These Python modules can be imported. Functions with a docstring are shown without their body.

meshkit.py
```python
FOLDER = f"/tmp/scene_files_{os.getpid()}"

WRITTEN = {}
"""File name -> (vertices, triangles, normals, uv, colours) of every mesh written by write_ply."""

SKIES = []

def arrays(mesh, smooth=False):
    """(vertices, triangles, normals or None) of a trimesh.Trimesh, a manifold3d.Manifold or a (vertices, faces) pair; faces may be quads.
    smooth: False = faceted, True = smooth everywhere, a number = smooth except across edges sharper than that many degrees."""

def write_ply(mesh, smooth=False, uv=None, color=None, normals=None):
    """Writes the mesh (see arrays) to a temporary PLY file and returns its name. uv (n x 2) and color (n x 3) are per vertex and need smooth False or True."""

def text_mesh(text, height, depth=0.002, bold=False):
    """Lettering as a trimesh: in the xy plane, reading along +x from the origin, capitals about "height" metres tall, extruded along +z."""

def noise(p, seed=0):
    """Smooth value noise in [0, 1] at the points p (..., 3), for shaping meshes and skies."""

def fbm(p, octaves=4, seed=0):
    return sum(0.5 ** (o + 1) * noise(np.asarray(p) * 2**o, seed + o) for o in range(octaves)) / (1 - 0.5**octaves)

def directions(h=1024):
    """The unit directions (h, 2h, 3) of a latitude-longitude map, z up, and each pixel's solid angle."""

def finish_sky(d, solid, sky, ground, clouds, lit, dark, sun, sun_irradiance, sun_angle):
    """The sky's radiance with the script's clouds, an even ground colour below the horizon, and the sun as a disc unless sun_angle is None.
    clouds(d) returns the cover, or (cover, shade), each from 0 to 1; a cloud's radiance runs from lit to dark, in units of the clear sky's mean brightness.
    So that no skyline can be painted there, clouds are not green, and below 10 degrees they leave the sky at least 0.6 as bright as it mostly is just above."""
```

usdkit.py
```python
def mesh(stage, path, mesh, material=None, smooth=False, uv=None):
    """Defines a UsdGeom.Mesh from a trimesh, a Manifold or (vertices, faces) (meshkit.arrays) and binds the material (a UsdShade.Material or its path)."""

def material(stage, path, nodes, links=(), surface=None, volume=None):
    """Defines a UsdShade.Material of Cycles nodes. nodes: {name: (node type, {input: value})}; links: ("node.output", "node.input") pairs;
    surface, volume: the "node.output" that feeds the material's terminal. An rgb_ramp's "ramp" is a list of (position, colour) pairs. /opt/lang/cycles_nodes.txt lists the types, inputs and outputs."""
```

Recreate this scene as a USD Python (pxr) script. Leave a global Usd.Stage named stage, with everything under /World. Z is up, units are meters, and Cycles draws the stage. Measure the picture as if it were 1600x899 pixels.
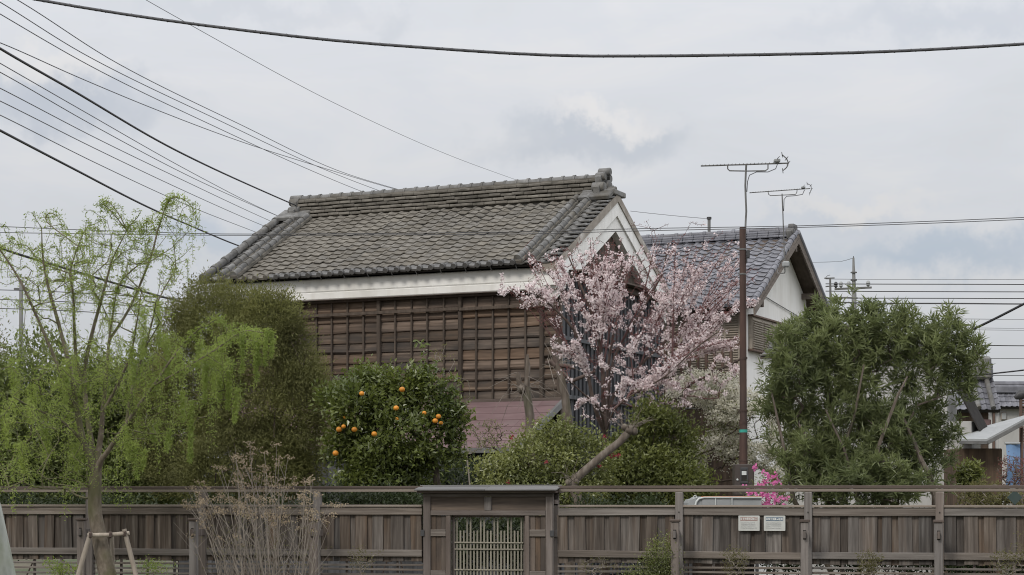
import math, random
import numpy as np, trimesh, usdkit, meshkit
from pxr import Usd, UsdGeom, UsdLux, UsdShade, Gf, Sdf
from shapely.geometry import Polygon
from scipy.spatial import ConvexHull

stage = Usd.Stage.CreateInMemory()
UsdGeom.SetStageUpAxis(stage, UsdGeom.Tokens.z)
UsdGeom.SetStageMetersPerUnit(stage, 1.0)
UsdGeom.Xform.Define(stage, '/World')
UsdGeom.Scope.Define(stage, '/World/Looks')

# ------------------------------------------------------------------ camera
F, HOR, EYE = 3000.0, 778.0, 2.1          # focal length in photo pixels, horizon row, eye height
cam = UsdGeom.Camera.Define(stage, '/World/camera')
cam.CreateHorizontalApertureAttr(36.0)
cam.CreateVerticalApertureAttr(36.0 * 575 / 1024)
cam.CreateFocalLengthAttr(36.0 * F / 1600)
cam.CreateVerticalApertureOffsetAttr(36.0 * (HOR - 449.5) / 1600)
cam.CreateClippingRangeAttr(Gf.Vec2f(0.1, 5000))
cam.CreateExposureAttr(0.20)
cam.AddTranslateOp().Set((0, 0, EYE))
cam.AddRotateXOp().Set(90)

# ------------------------------------------------------------------ sky and sun
SUN = np.array([-0.42, -0.62, 0.66]); SUN /= np.linalg.norm(SUN)
el, az = math.asin(SUN[2]), math.atan2(SUN[0], SUN[1])
def pixdir(px, py):
    d = np.array([(px - 800) / F, 1.0, (HOR - py) / F]); return d / np.linalg.norm(d)
N = {'sky': ('sky_texture', {'sky_type': 'single_scattering', 'sun_disc': False, 'sun_elevation': el, 'sun_rotation': az, 'altitude': 0.0, 'air_density': 1.0, 'aerosol_density': 2.0}),
     'tc': ('texture_coordinate', {}),
     'sep': ('separate_xyz', {}),
     'zc': ('clamp', {'min': 0.0, 'max': 1.0}),
     # overcast luminance rises from the horizon to the zenith
     'grad': ('map_range', {'from_min': 0.0, 'from_max': 1.0, 'to_min': 1.0, 'to_max': 2.9, 'clamp': True}),
     'm1': ('mapping', {'scale': (7.0, 7.0, 26.0)}),
     'n1': ('noise_texture', {'scale': 1.0, 'detail': 7.0, 'roughness': 0.56, 'distortion': 0.5}),
     'r1': ('rgb_ramp', {'ramp': [(0.0, (0.80, 0.84, 0.90)), (0.36, (0.91, 0.93, 0.965)), (0.50, (0.935, 0.955, 1.0)), (0.62, (0.985, 0.99, 1.015)), (1.0, (1.06, 1.05, 1.04))]}),
     'bg': ('background_shader', {'strength': 0.10})}
L = [('tc.generated', 'sep.vector'), ('sep.z', 'zc.value'), ('zc.result', 'grad.value'),
     ('tc.generated', 'm1.vector'), ('m1.vector', 'n1.vector'), ('n1.fac', 'r1.fac')]
# separate soft clouds: (pixel direction, size, darkness)
cur = 'r1.color'
N['nd'] = ('noise_texture', {'scale': 34.0, 'detail': 5.0, 'roughness': 0.6})
N['ndm'] = ('vector_math', {'math_type': 'subtract', 'vector2': (0.5, 0.5, 0.5)})
N['nds'] = ('vector_math', {'math_type': 'scale', 'scale': 0.055})
N['nda'] = ('vector_math', {'math_type': 'add'})
L += [('tc.generated', 'nd.vector'), ('nd.color', 'ndm.vector1'), ('ndm.vector', 'nds.vector1'), ('tc.generated', 'nda.vector1'), ('nds.vector', 'nda.vector2')]
for k, (px, py, sx, sy, col, amt) in enumerate([
        (895, 226, .056, .015, (0.70, 0.745, 0.82), .7), (985, 208, .024, .013, (0.73, 0.775, 0.84), .55),
        (130, 152, .055, .016, (0.66, 0.71, 0.80), .7), (40, 165, .035, .013, (0.68, 0.73, 0.82), .5),
        (1480, 395, .090, .014, (0.62, 0.72, 0.85), .75), (1300, 345, .05, .010, (0.72, 0.78, 0.88), .4), (330, 385, .055, .012, (0.68, 0.77, 0.90), .6),
        (612, 45, .012, .010, (0.76, 0.80, 0.86), .45), (1550, 30, .12, .012, (0.72, 0.77, 0.86), .5), (380, 15, .10, .010, (0.76, 0.80, 0.87), .45),
        (945, 183, .030, .008, (1.10, 1.07, 1.05), .8), (90, 105, .04, .010, (1.10, 1.07, 1.04), .6), (1330, 320, .05, .007, (1.08, 1.04, 1.0), .6)]):
    c = pixdir(px, py)
    N[f'cs{k}'] = ('vector_math', {'math_type': 'subtract', 'vector2': tuple(c)})
    N[f'cd{k}'] = ('vector_math', {'math_type': 'divide', 'vector2': (sx, 1.0, sy)})
    N[f'cl{k}'] = ('vector_math', {'math_type': 'length'})
    N[f'cm{k}'] = ('map_range', {'range_type': 'smoothstep', 'from_min': 1.25, 'from_max': 0.15, 'to_min': 0.0, 'to_max': amt, 'clamp': True})
    N[f'cx{k}'] = ('mix', {'color2': col})
    L += [('nda.vector', f'cs{k}.vector1'), (f'cs{k}.vector', f'cd{k}.vector1'), (f'cd{k}.vector', f'cl{k}.vector1'), (f'cl{k}.value', f'cm{k}.value'),
          (f'cm{k}.result', f'cx{k}.fac'), (cur, f'cx{k}.color1')]
    cur = f'cx{k}.color'
N['cg'] = ('vector_math', {'math_type': 'scale', 'scale': 1.0})
N['cb'] = ('vector_math', {'math_type': 'scale', 'scale': 4.85})          # brightness of the cloud layer in the sky's units
N['mx'] = ('mix', {'fac': 0.93})
L += [(cur, 'cg.vector1'), ('grad.result', 'cg.scale'), ('cg.vector', 'cb.vector1'), ('sky.color', 'mx.color1'), ('cb.vector', 'mx.color2'), ('mx.color', 'bg.color')]
skymat = usdkit.material(stage, '/World/Looks/overcast_sky', N, L, surface='bg.background')
dome = UsdLux.DomeLight.Define(stage, '/World/sky')
UsdShade.MaterialBindingAPI.Apply(dome.GetPrim()).Bind(skymat)
dome.GetPrim().SetCustomDataByKey('kind', 'structure')
sun = UsdLux.DistantLight.Define(stage, '/World/sun')
sun.CreateIntensityAttr(0.40); sun.CreateAngleAttr(14.0); sun.CreateNormalizeAttr(True); sun.CreateColorAttr((1.0, 0.95, 0.88))
z_ = SUN; x_ = np.cross([0, 0, 1], z_); x_ /= np.linalg.norm(x_); y_ = np.cross(z_, x_)
m4 = Gf.Matrix4d(*[float(a) for r in (list(x_) + [0], list(y_) + [0], list(z_) + [0], [0, 0, 30, 1]) for a in r])
sun.AddTransformOp().Set(m4)

# ------------------------------------------------------------------ helpers
_used = {}
def numbered(parent, name):
    n = _used.get((parent, name), 0); _used[(parent, name)] = n + 1
    return f'{parent}/{name}' + (f'_{n:03d}' if n else '')
def meta(prim, label=None, cat=None, group=None, kind=None):
    for k, v in (('label', label), ('category', cat), ('group', group), ('kind', kind)):
        if v: prim.SetCustomDataByKey(k, v)
class T:                                   # a thing (or part) that can hold parts
    def __init__(s, path, loc=(0, 0, 0), rz=0): s.path, s.loc, s.rz = path, np.array(loc, float), rz
def thing(name, label, cat, loc=(0, 0, 0), rz=0, group=None, kind=None):
    p = numbered('/World', name)
    x = UsdGeom.Xform.Define(stage, p)
    x.AddTranslateOp().Set(tuple(float(a) for a in loc))
    if rz: x.AddRotateZOp().Set(float(rz))
    meta(x.GetPrim(), label, cat, group, kind)
    return T(p, loc, rz)
def part(parent, name, m, mat, smooth=False, label=None, kind=None, world=False):
    p = numbered(parent.path, name)
    if isinstance(m, list): m = cat(m)
    if not hasattr(m, 'vertices') and not hasattr(m, 'to_mesh'):
        m = (np.asarray(m[0], float), np.asarray(m[1], int))
        if world: m = (m[0] - parent.loc, m[1])
    me = usdkit.mesh(stage, p, m, mat, smooth=smooth)
    meta(me.GetPrim(), label, None, None, kind)
    return T(p, parent.loc, parent.rz)
def single(name, m, mat, label=None, catg=None, group=None, kind=None, smooth=False):
    p = numbered('/World', name)
    if isinstance(m, list): m = cat(m)
    me = usdkit.mesh(stage, p, m, mat, smooth=smooth)
    meta(me.GetPrim(), label, catg, group, kind)
    return T(p)
def cat(ms):
    vs, fs, o = [], [], 0
    for m in ms:
        v, f = (m.vertices, m.faces) if hasattr(m, 'vertices') else m
        v = np.asarray(v, float); f = np.asarray(f, int)
        if f.size and f.shape[1] == 4: f = np.vstack([f[:, [0, 1, 2]], f[:, [0, 2, 3]]])
        vs.append(v); fs.append(f + o); o += len(v)
    return np.vstack(vs), np.vstack(fs)
def P(px, py, z): return np.array([(px - 800) / F * z, z, EYE + (HOR - py) / F * z])

# chamfered box
_t = np.array([(np.array(s) * 2 - 1) * np.where(np.arange(3) == k, 1.0, 0.8) for s in np.ndindex(2, 2, 2) for k in range(3)])
_ch = ConvexHull(_t); _BF = _ch.simplices.copy()
_n = np.cross(_t[_BF[:, 1]] - _t[_BF[:, 0]], _t[_BF[:, 2]] - _t[_BF[:, 0]])
_fl = (_n * _ch.equations[:, :3]).sum(1) < 0; _BF[_fl] = _BF[_fl][:, [0, 2, 1]]
_BS = np.sign(_t); _BK = np.abs(_t) < 0.9
def bx(x0, x1, y0, y1, z0, z1, b=0.006):
    h = np.array([x1 - x0, y1 - y0, z1 - z0]) / 2; c = np.array([x1 + x0, y1 + y0, z1 + z0]) / 2
    b = min(b, h.min() * 0.45)
    return c + _BS * (h - _BK * b), _BF.copy()
def sbox(x0, x1, y0, y1, z0, z1):
    v = np.array([[x, y, z] for x in (x0, x1) for y in (y0, y1) for z in (z0, z1)], float)
    f = np.array([[0, 1, 3, 2], [4, 6, 7, 5], [0, 4, 5, 1], [2, 3, 7, 6], [0, 2, 6, 4], [1, 5, 7, 3]])
    return v, np.vstack([f[:, [0, 1, 2]], f[:, [0, 2, 3]]])
def beam(p0, p1, w, h, up=(0, 0, 1), b=0.006):          # chamfered bar from p0 to p1
    p0, p1 = np.array(p0, float), np.array(p1, float); d = p1 - p0; l = np.linalg.norm(d); d /= l
    u = np.array(up, float); s = np.cross(d, u); s /= np.linalg.norm(s); u = np.cross(s, d)
    v, f = bx(0, l, -w / 2, w / 2, -h / 2, h / 2, b)
    return p0 + v[:, :1] * d - v[:, 1:2] * s + v[:, 2:] * u, f
def tube(pts, rad, sides=7, cap=True):
    p = np.asarray(pts, float); n = len(p); r = np.broadcast_to(np.asarray(rad, float), (n,))
    d = np.gradient(p, axis=0); d /= np.linalg.norm(d, axis=1, keepdims=True) + 1e-12
    a = np.array([0, 0, 1.0]) if abs(d[0][2]) < .9 else np.array([1.0, 0, 0])
    s = np.cross(d[0], a); s /= np.linalg.norm(s); rings = []
    th = np.arange(sides) / sides * 2 * math.pi
    for k in range(n):
        s = s - d[k] * (s @ d[k]); s /= np.linalg.norm(s) + 1e-12; t = np.cross(d[k], s)
        rings.append(p[k] + r[k] * (np.cos(th)[:, None] * s + np.sin(th)[:, None] * t))
    v = np.vstack(rings); f = []
    i = np.arange(sides); j = (i + 1) % sides
    for k in range(n - 1):
        a0, b0 = k * sides, (k + 1) * sides
        f.append(np.stack([a0 + i, a0 + j, b0 + j], 1)); f.append(np.stack([a0 + i, b0 + j, b0 + i], 1))
    if cap:
        v = np.vstack([v, p[0], p[-1]]); c0, c1 = len(v) - 2, len(v) - 1; b0 = (n - 1) * sides
        f.append(np.stack([np.full(sides, c0), j, i], 1)); f.append(np.stack([np.full(sides, c1), b0 + i, b0 + j], 1))
    return v, np.vstack(f)
def sticks(p0, p1, r0, r1, sides=3):                     # many straight tapered twigs
    p0, p1 = np.asarray(p0, float), np.asarray(p1, float); k = np.linalg.norm(p1 - p0, axis=1) > 1e-6
    r0, r1 = np.broadcast_to(np.asarray(r0, float), (len(p0),))[k], np.broadcast_to(np.asarray(r1, float), (len(p0),))[k]; p0, p1 = p0[k], p1[k]; n = len(p0)
    d = p1 - p0; d /= np.linalg.norm(d, axis=1, keepdims=True) + 1e-9
    a = np.where(np.abs(d[:, 2:]) < .9, [[0, 0, 1.0]], [[1.0, 0, 0]])
    s = np.cross(d, a); s /= np.linalg.norm(s, axis=1, keepdims=True); t = np.cross(d, s)
    th = np.arange(sides) / sides * 2 * math.pi
    ring = np.cos(th)[None, :, None] * s[:, None] + np.sin(th)[None, :, None] * t[:, None]
    r0 = r0[:, None, None]; r1 = r1[:, None, None]
    v = np.concatenate([p0[:, None] + ring * r0, p1[:, None] + ring * r1], 1).reshape(-1, 3)
    i = np.arange(sides); j = (i + 1) % sides
    q = np.vstack([np.stack([i, j, sides + j], 1), np.stack([i, sides + j, sides + i], 1)])
    f = (q[None] + (np.arange(n) * 2 * sides)[:, None, None]).reshape(-1, 3)
    return v, f
def unit(a): return a / (np.linalg.norm(a, axis=-1, keepdims=True) + 1e-12)
def leaves(c, d, nrm, ln, w, fold=0.25, base=0.35):      # one folded four-cornered leaf per row
    n = len(c); d = unit(d); s = unit(np.cross(d, nrm)); nn = np.cross(s, d)
    ln = np.broadcast_to(np.asarray(ln, float), (n,))[:, None]; w = np.broadcast_to(np.asarray(w, float), (n,))[:, None]
    mid = c + d * ln * base
    v = np.stack([c, mid + s * w / 2 + nn * w * fold, c + d * ln - nn * ln * 0.08, mid - s * w / 2 + nn * w * fold], 1).reshape(-1, 3)
    k = (np.arange(n) * 4)[:, None]
    f = np.concatenate([k + [0, 1, 2], k + [0, 2, 3]], 0)
    return v, f
def flowers(c, nrm, r, cup=0.35):                        # five-petalled star
    n = len(c); nrm = unit(nrm); a = unit(np.cross(nrm, np.random.default_rng(n).normal(size=(n, 3)))); b = np.cross(nrm, a)
    r = np.broadcast_to(np.asarray(r, float), (n,))[:, None]; vs = [c]
    for k in range(10):
        t = k * math.pi / 5; q = r * (1.0 if k % 2 == 0 else 0.62)
        vs.append(c + (a * math.cos(t) + b * math.sin(t)) * q + nrm * q * cup)
    v = np.stack(vs, 1).reshape(-1, 3); k = (np.arange(n) * 11)[:, None]
    f = np.concatenate([k + [0, 1 + i, 1 + (i + 1) % 10] for i in range(10)], 0)
    return v, f
def rdir(rng, n): return unit(rng.normal(size=(n, 3)))
def clumps(rng, ells, n, inner=0.55, rough=0.35, freq=2.2, gap=0.0, seed=0):
    """points (and outward directions) through the outer part of several ellipsoids (centre, radii), with an uneven outline"""
    vol = np.array([np.prod(e[1]) ** 0.75 for e in ells]); pick = rng.choice(len(ells), n * 3, p=vol / vol.sum())
    C = np.array([e[0] for e in ells])[pick]; R = np.array([e[1] for e in ells])[pick]
    d = rdir(rng, len(pick)); q = meshkit.fbm(d * freq + pick[:, None] * 7.3 + 50, 3, seed)
    rr = (inner + (1 - inner) * rng.random(len(pick)) ** 0.6) * (1 - rough / 2 + rough * (q - 0.5) * 3)
    p = C + d * R * rr[:, None]
    keep = np.ones(len(p), bool)
    if gap: keep &= meshkit.noise(p * 1.6 + 90, seed + 3) > gap
    for c, r in ells: keep &= (((p - c) / (r * inner * 0.85)) ** 2).sum(1) > 1
    keep &= p[:, 2] > 0.05
    p, d = p[keep][:n], d[keep][:n]
    return p, unit(d * [1, 1, 0.8] + [0, 0, 0.25])
def foliage(rng, ells, n, per, spread, ln, w, up=0.3, inner=0.55, rough=0.35, gap=0.0, fold=0.25, seed=0, freq=2.2, out=0.7):
    p, o = clumps(rng, ells, n, inner, rough, freq, gap, seed)
    p = np.repeat(p, per, 0); o = np.repeat(o, per, 0)
    c = p + rng.normal(size=p.shape) * spread
    d = unit(o * out + rdir(rng, len(p)) * 0.9 + [0, 0, up]); nr = unit(o * 0.6 + [0, 0, 0.7] + rdir(rng, len(p)) * 0.6)
    k = 0.65 + 0.6 * rng.random(len(p))
    return leaves(c, d, nr, ln * k, w * k, fold)
class Skeleton:
    """branch nodes that grow towards targets; thickness follows the number of tips carried"""
    def __init__(s): s.p, s.par, s.r0, s.chains = [], [], [], []
    def line(s, pts, parent=None, sub=3, r=None):
        pts = [np.asarray(a, float) for a in pts]; last = parent; n0 = len(s.p)
        for k, a in enumerate(pts):
            if k:
                for q in range(1, sub): last = s.add(pts[k - 1] + (a - pts[k - 1]) * q / sub, last, r and np.interp(k - 1 + q / sub, range(len(pts)), r))
            last = s.add(a, last, r and r[k])
        s.chains.append(list(range(n0, len(s.p))))
        return last
    def limb(s, chain, r, sides=8):                      # one limb as a smooth tapering tube
        q = np.array([s.p[i] for i in chain]); k = np.concatenate([[True], np.linalg.norm(np.diff(q, axis=0), axis=1) > 1e-6]); q, rr = q[k], r[chain][k]
        q[1:-1] = q[1:-1] * .5 + (q[:-2] + q[2:]) * .25
        return tube(q, rr, sides)
    def add(s, a, par, r=None):
        s.p.append(np.asarray(a, float)); s.par.append(-1 if par is None else par); s.r0.append(r or 0.0); return len(s.p) - 1
    def near(s, a): return int(np.argmin(((np.array(s.p) - a) ** 2).sum(1)))
    def grow(s, targets, rng, step=0.15, bend=0.08, rise=0.5, base=None):
        base = s.p[0] if base is None else base
        targets = targets[np.argsort(((targets - base) ** 2).sum(1))]
        for t in targets:
            A = np.array(s.p); v = t - A; d = np.linalg.norm(v, axis=1)
            cost = d * (1 + rise * np.clip(-v[:, 2] / (d + 1e-6) + 0.2, 0, 2))
            i = int(np.argmin(cost)); k = max(1, int(d[i] / step)); last = i; j = rng.normal(size=3) * bend * d[i]
            for q in range(1, k + 1):
                u = q / k; last = s.add(A[i] + v[i] * u + j * math.sin(math.pi * u) + np.array([0, 0, -rise * 0.12 * d[i] * math.sin(math.pi * u)]), last)
    def radii(s, tip, e=0.45, most=1.0):
        n = np.zeros(len(s.p)); kids = np.zeros(len(s.p), int)
        for i in range(len(s.p)):
            if s.par[i] >= 0: kids[s.par[i]] += 1
        for i in range(len(s.p) - 1, -1, -1):
            if kids[i] == 0: n[i] += 1
            if s.par[i] >= 0: n[s.par[i]] += n[i]
        r = np.minimum(tip * n ** e, most); r0 = np.array(s.r0)
        return np.where(r0 > 0, r0, r)
    def mesh(s, r, sel=None, sides=5, skip=()):
        A = np.array(s.p); par = np.array(s.par); i = np.where(par >= 0)[0]; i = i[~np.isin(i, [k for c in skip for k in c])]
        if sel is not None: i = i[sel(r[i])]
        return sticks(A[par[i]], A[i], np.minimum(r[par[i]], r[i] * 1.6), r[i], sides)

# ------------------------------------------------------------------ materials
def ramp2(a, b): return [(0.0, a), (1.0, b)]
def mat(name, stops, scale=(4, 4, 4), rough=0.8, bump=0.0, dist=0.01, vary=0.0, detail=5.0, spec=0.3, blotch=None, hue=0.0, metallic=0.0, island=False, contrast=(0.25, 0.75)):
    """noise-coloured surface; vary: brightness spread from piece to piece; blotch: (colour, scale, lower, upper) stains"""
    N = {'tc': ('texture_coordinate', {}), 'oi': ('object_info', {}), 'geo': ('geometry', {}), 'mp': ('mapping', {'scale': scale}),
         'w': ('math', {'math_type': 'multiply', 'value2': 37.0}),
         'n': ('noise_texture', {'dimensions': '4D', 'scale': 1.0, 'detail': detail, 'roughness': 0.6}),
         'mr': ('map_range', {'from_min': contrast[0], 'from_max': contrast[1], 'clamp': True}),
         'r': ('rgb_ramp', {'ramp': stops}), 'b': ('principled_bsdf', {'roughness': rough, 'specular_ior_level': spec, 'metallic': metallic})}
    L = [('tc.object', 'mp.vector'), ('mp.vector', 'n.vector'), ('w.value', 'n.w'), ('n.fac', 'mr.value'), ('mr.result', 'r.fac')]
    L += [('geo.random_per_island' if island else 'oi.random', 'w.value1')]
    cur = 'r.color'
    if blotch:
        N['bm'] = ('mapping', {'scale': blotch[1]}); N['bn'] = ('noise_texture', {'dimensions': '4D', 'scale': 1.0, 'detail': 4.0}); N['br'] = ('map_range', {'from_min': blotch[2], 'from_max': blotch[3], 'to_max': blotch[4] if len(blotch) > 4 else 0.85, 'clamp': True}); N['bx'] = ('mix', {'color2': blotch[0]})
        L += [('tc.object', 'bm.vector'), ('bm.vector', 'bn.vector'), ('w.value', 'bn.w'), ('bn.fac', 'br.value'), ('br.result', 'bx.fac'), (cur, 'bx.color1')]
        cur = 'bx.color'
    if vary:
        N['s'] = ('math', {'math_type': 'add'}); N['fr'] = ('math', {'math_type': 'fraction'})
        N['v'] = ('map_range', {'to_min': 1 - vary, 'to_max': 1 + vary}); N['h'] = ('hsv', {})
        L += [('oi.random', 's.value1'), ('geo.random_per_island', 's.value2'), ('s.value', 'fr.value1'), ('fr.value', 'v.value'), ('v.result', 'h.value'), (cur, 'h.color')]
        if hue:
            N['h2'] = ('math', {'math_type': 'multiply', 'value2': 7.31}); N['h3'] = ('math', {'math_type': 'fraction'}); N['h4'] = ('map_range', {'to_min': 1 - hue, 'to_max': 1 + hue})
            L += [('fr.value', 'h2.value1'), ('h2.value', 'h3.value1'), ('h3.value', 'h4.value'), ('h4.result', 'h.saturation')]
        cur = 'h.color'
    L.append((cur, 'b.base_color'))
    if bump:
        N['bp'] = ('bump', {'strength': bump, 'distance': dist}); L += [('n.fac', 'bp.height'), ('bp.normal', 'b.normal')]
    return usdkit.material(stage, f'/World/Looks/{name}', N, L, surface='b.BSDF')
def leafmat(name, stops, rough=0.5, trans=0.3, spec=0.4, big=1.2, tint=0.5, trgb=None):
    """leaf: colour differs from leaf to leaf and from bough to bough, with light coming through"""
    N = {'geo': ('geometry', {}), 'tc': ('texture_coordinate', {}), 'n': ('noise_texture', {'scale': big, 'detail': 3.0}),
         'a': ('math', {'math_type': 'multiply_add', 'value2': 1 - tint}), 'k': ('map_range', {'from_min': 0.3, 'from_max': 0.7, 'to_max': tint, 'clamp': True}),
         'r': ('rgb_ramp', {'ramp': stops}), 'b': ('principled_bsdf', {'roughness': rough, 'specular_ior_level': spec}),
         't': ('translucent_bsdf', {}), 'hs': ('hsv', {'saturation': 1.15, 'value': 1.3}), 'm': ('mix_closure', {'fac': trans})}
    L = [('tc.object', 'n.vector'), ('n.fac', 'k.value'), ('geo.random_per_island', 'a.value1'), ('k.result', 'a.value3'), ('a.value', 'r.fac'),
         ('r.color', 'b.base_color'), ('r.color', 'hs.color'), ('hs.color', 't.color'), ('b.BSDF', 'm.closure1'), ('t.BSDF', 'm.closure2')]
    return usdkit.material(stage, f'/World/Looks/{name}', N, L, surface='m.closure')

# ------------------------------------------------------------------ palette
M = {}
M['plaster'] = mat('white_plaster', [(0, (.58, .56, .52)), (.5, (.71, .70, .67)), (1, (.78, .77, .75))], (1.2, 1.2, .35), .9, .12, .01, detail=7, blotch=((.47, .44, .395), (5, 5, .30), .52, .78, .45))
M['plaster_old'] = mat('flaking_grey_plaster', [(0, (.15, .128, .105)), (.55, (.27, .24, .205)), (.8, (.40, .375, .34)), (1, (.62, .60, .57))], (2.5, 2.5, 2.5), .9, .3, .01, detail=8)
M['tile'] = mat('weathered_roof_tile', [(0, (0.08, 0.0721, 0.0614)), (0.45, (0.1424, 0.1312, 0.1129)), (0.75, (0.188, 0.1741, 0.1494)), (1, (0.24, 0.2244, 0.195))], (5, 5, 5), .75, .25, .008, vary=.085, hue=.18, blotch=((.105, .095, .078), (1.5, .45, .45), .44, .68, .75))
M['tile_grey'] = mat('grey_ridge_tile', [(0, (.075, .074, .070)), (.5, (.14, .138, .133)), (1, (.22, .218, .213))], (6, 6, 6), .65, .35, .008, vary=.18, blotch=((.085, .072, .05), (2, 2, 2), .5, .72, .7))
M['tile_dark'] = mat('dark_eave_tile', [(0, (.06, .060, .060)), (1, (.15, .145, .138))], (6, 6, 6), .6, .2, .006, vary=.2)
M['noshi'] = mat('mossy_ridge_course', [(0, (0.0723, 0.0646, 0.0536)), (0.5, (0.136, 0.1241, 0.1054)), (1, (0.2167, 0.2023, 0.1742))], (3, 9, 9), .85, .4, .008, vary=.25, blotch=((.045, .043, .034), (3, 3, 8), .5, .7, .8))
M['tile_blue'] = mat('smoked_silver_tile', [(0, (.082, .083, .094)), (.5, (.142, .144, .163)), (1, (.22, .222, .245))], (3, 3, 3), .5, .15, .006, vary=.2, spec=.4, blotch=((.10, .095, .092), (1.2, 1.2, 1.2), .5, .75, .5))
M['clap'] = mat('old_brown_clapboard', [(0, (.032, .023, .017)), (.4, (.078, .056, .041)), (.7, (.13, .096, .071)), (1, (.21, .165, .128))], (.8, 9, 26), .85, .6, .014, vary=.17, hue=.2, detail=8, blotch=((.040, .035, .031), (1.1, 2, 4.0), .43, .64, .85))
M['clap_warm'] = mat('sheltered_brown_clapboard', [(0, (.042, .028, .019)), (.4, (.105, .071, .049)), (.7, (.165, .116, .083)), (1, (.25, .185, .14))], (.8, 9, 26), .85, .6, .014, vary=.17, hue=.2, detail=8, blotch=((.045, .036, .030), (.7, 2, 3.0), .45, .68, .75))
M['batten'] = mat('old_dark_batten', [(0, (.036, .027, .021)), (1, (.10, .078, .061))], (14, 14, 1.2), .85, .35, .01, vary=.2)
M['black_wood'] = mat('charred_dark_board', [(0, (.035, .036, .038)), (.6, (.072, .073, .078)), (1, (.125, .126, .13))], (12, 12, .9), .8, .4, .01, vary=.25, detail=7)
M['maroon'] = mat('maroon_sheet_metal', [(0, (0.1242, 0.0816, 0.0828)), (0.55, (0.162, 0.1068, 0.1081)), (1, (0.2052, 0.15, 0.1495))], (1.0, 2.5, 2.5), .6, .1, .004, vary=.05, blotch=((.15, .12, .115), (2, 3, 3), .55, .8, .7))
M['steel'] = mat('galvanised_metal', [(0, (0.0936, 0.0936, 0.0922)), (1, (0.1728, 0.1714, 0.167))], (6, 6, 6), .5, .05, .002)
M['dark_metal'] = mat('dark_metal', [(0, (.03, .03, .032)), (1, (.07, .07, .072))], (8, 8, 8), .5, .05)
M['dark'] = mat('dark_interior', [(0, (.015, .014, .012)), (1, (.035, .032, .028))], (3, 3, 3), .95)
M['fence'] = mat('weathered_fence_board', [(0, (0.034, 0.0272, 0.0226)), (0.4, (0.0771, 0.0645, 0.0554)), (0.72, (0.1338, 0.1155, 0.1007)), (1, (0.2381, 0.213, 0.1901))], (22, 22, 1.1), .88, .55, .008, vary=.34, hue=.4, detail=8, blotch=((.125, .085, .058), (7, 7, .8), .52, .72, .55))
M['fence_rail'] = mat('weathered_fence_rail', [(0, (0.068, 0.0577, 0.0497)), (0.42, (0.1383, 0.1201, 0.1053)), (1, (0.2495, 0.2243, 0.2015))], (.9, 22, 24), .88, .5, .008, vary=.14, hue=.3, detail=8, blotch=((.055, .047, .041), (.8, 8, 12), .55, .75, .7))
M['rail_brown'] = mat('brown_top_rail', [(0, (.058, .044, .037)), (1, (.125, .098, .083))], (.9, 20, 20), .85, .3, .006, vary=.1)
M['rail_tan'] = mat('tan_rail', [(0, (0.1437, 0.1196, 0.0989)), (1, (0.2587, 0.2208, 0.1863))], (.9, 20, 20), .85, .3, .006, vary=.1)
M['fence_post'] = mat('weathered_fence_post', [(0, (0.0931, 0.0788, 0.0693)), (0.5, (0.1596, 0.1379, 0.1239)), (1, (0.2375, 0.2118, 0.1943))], (20, 20, .9), .88, .5, .008, vary=.14, hue=.4, detail=8)
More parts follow.
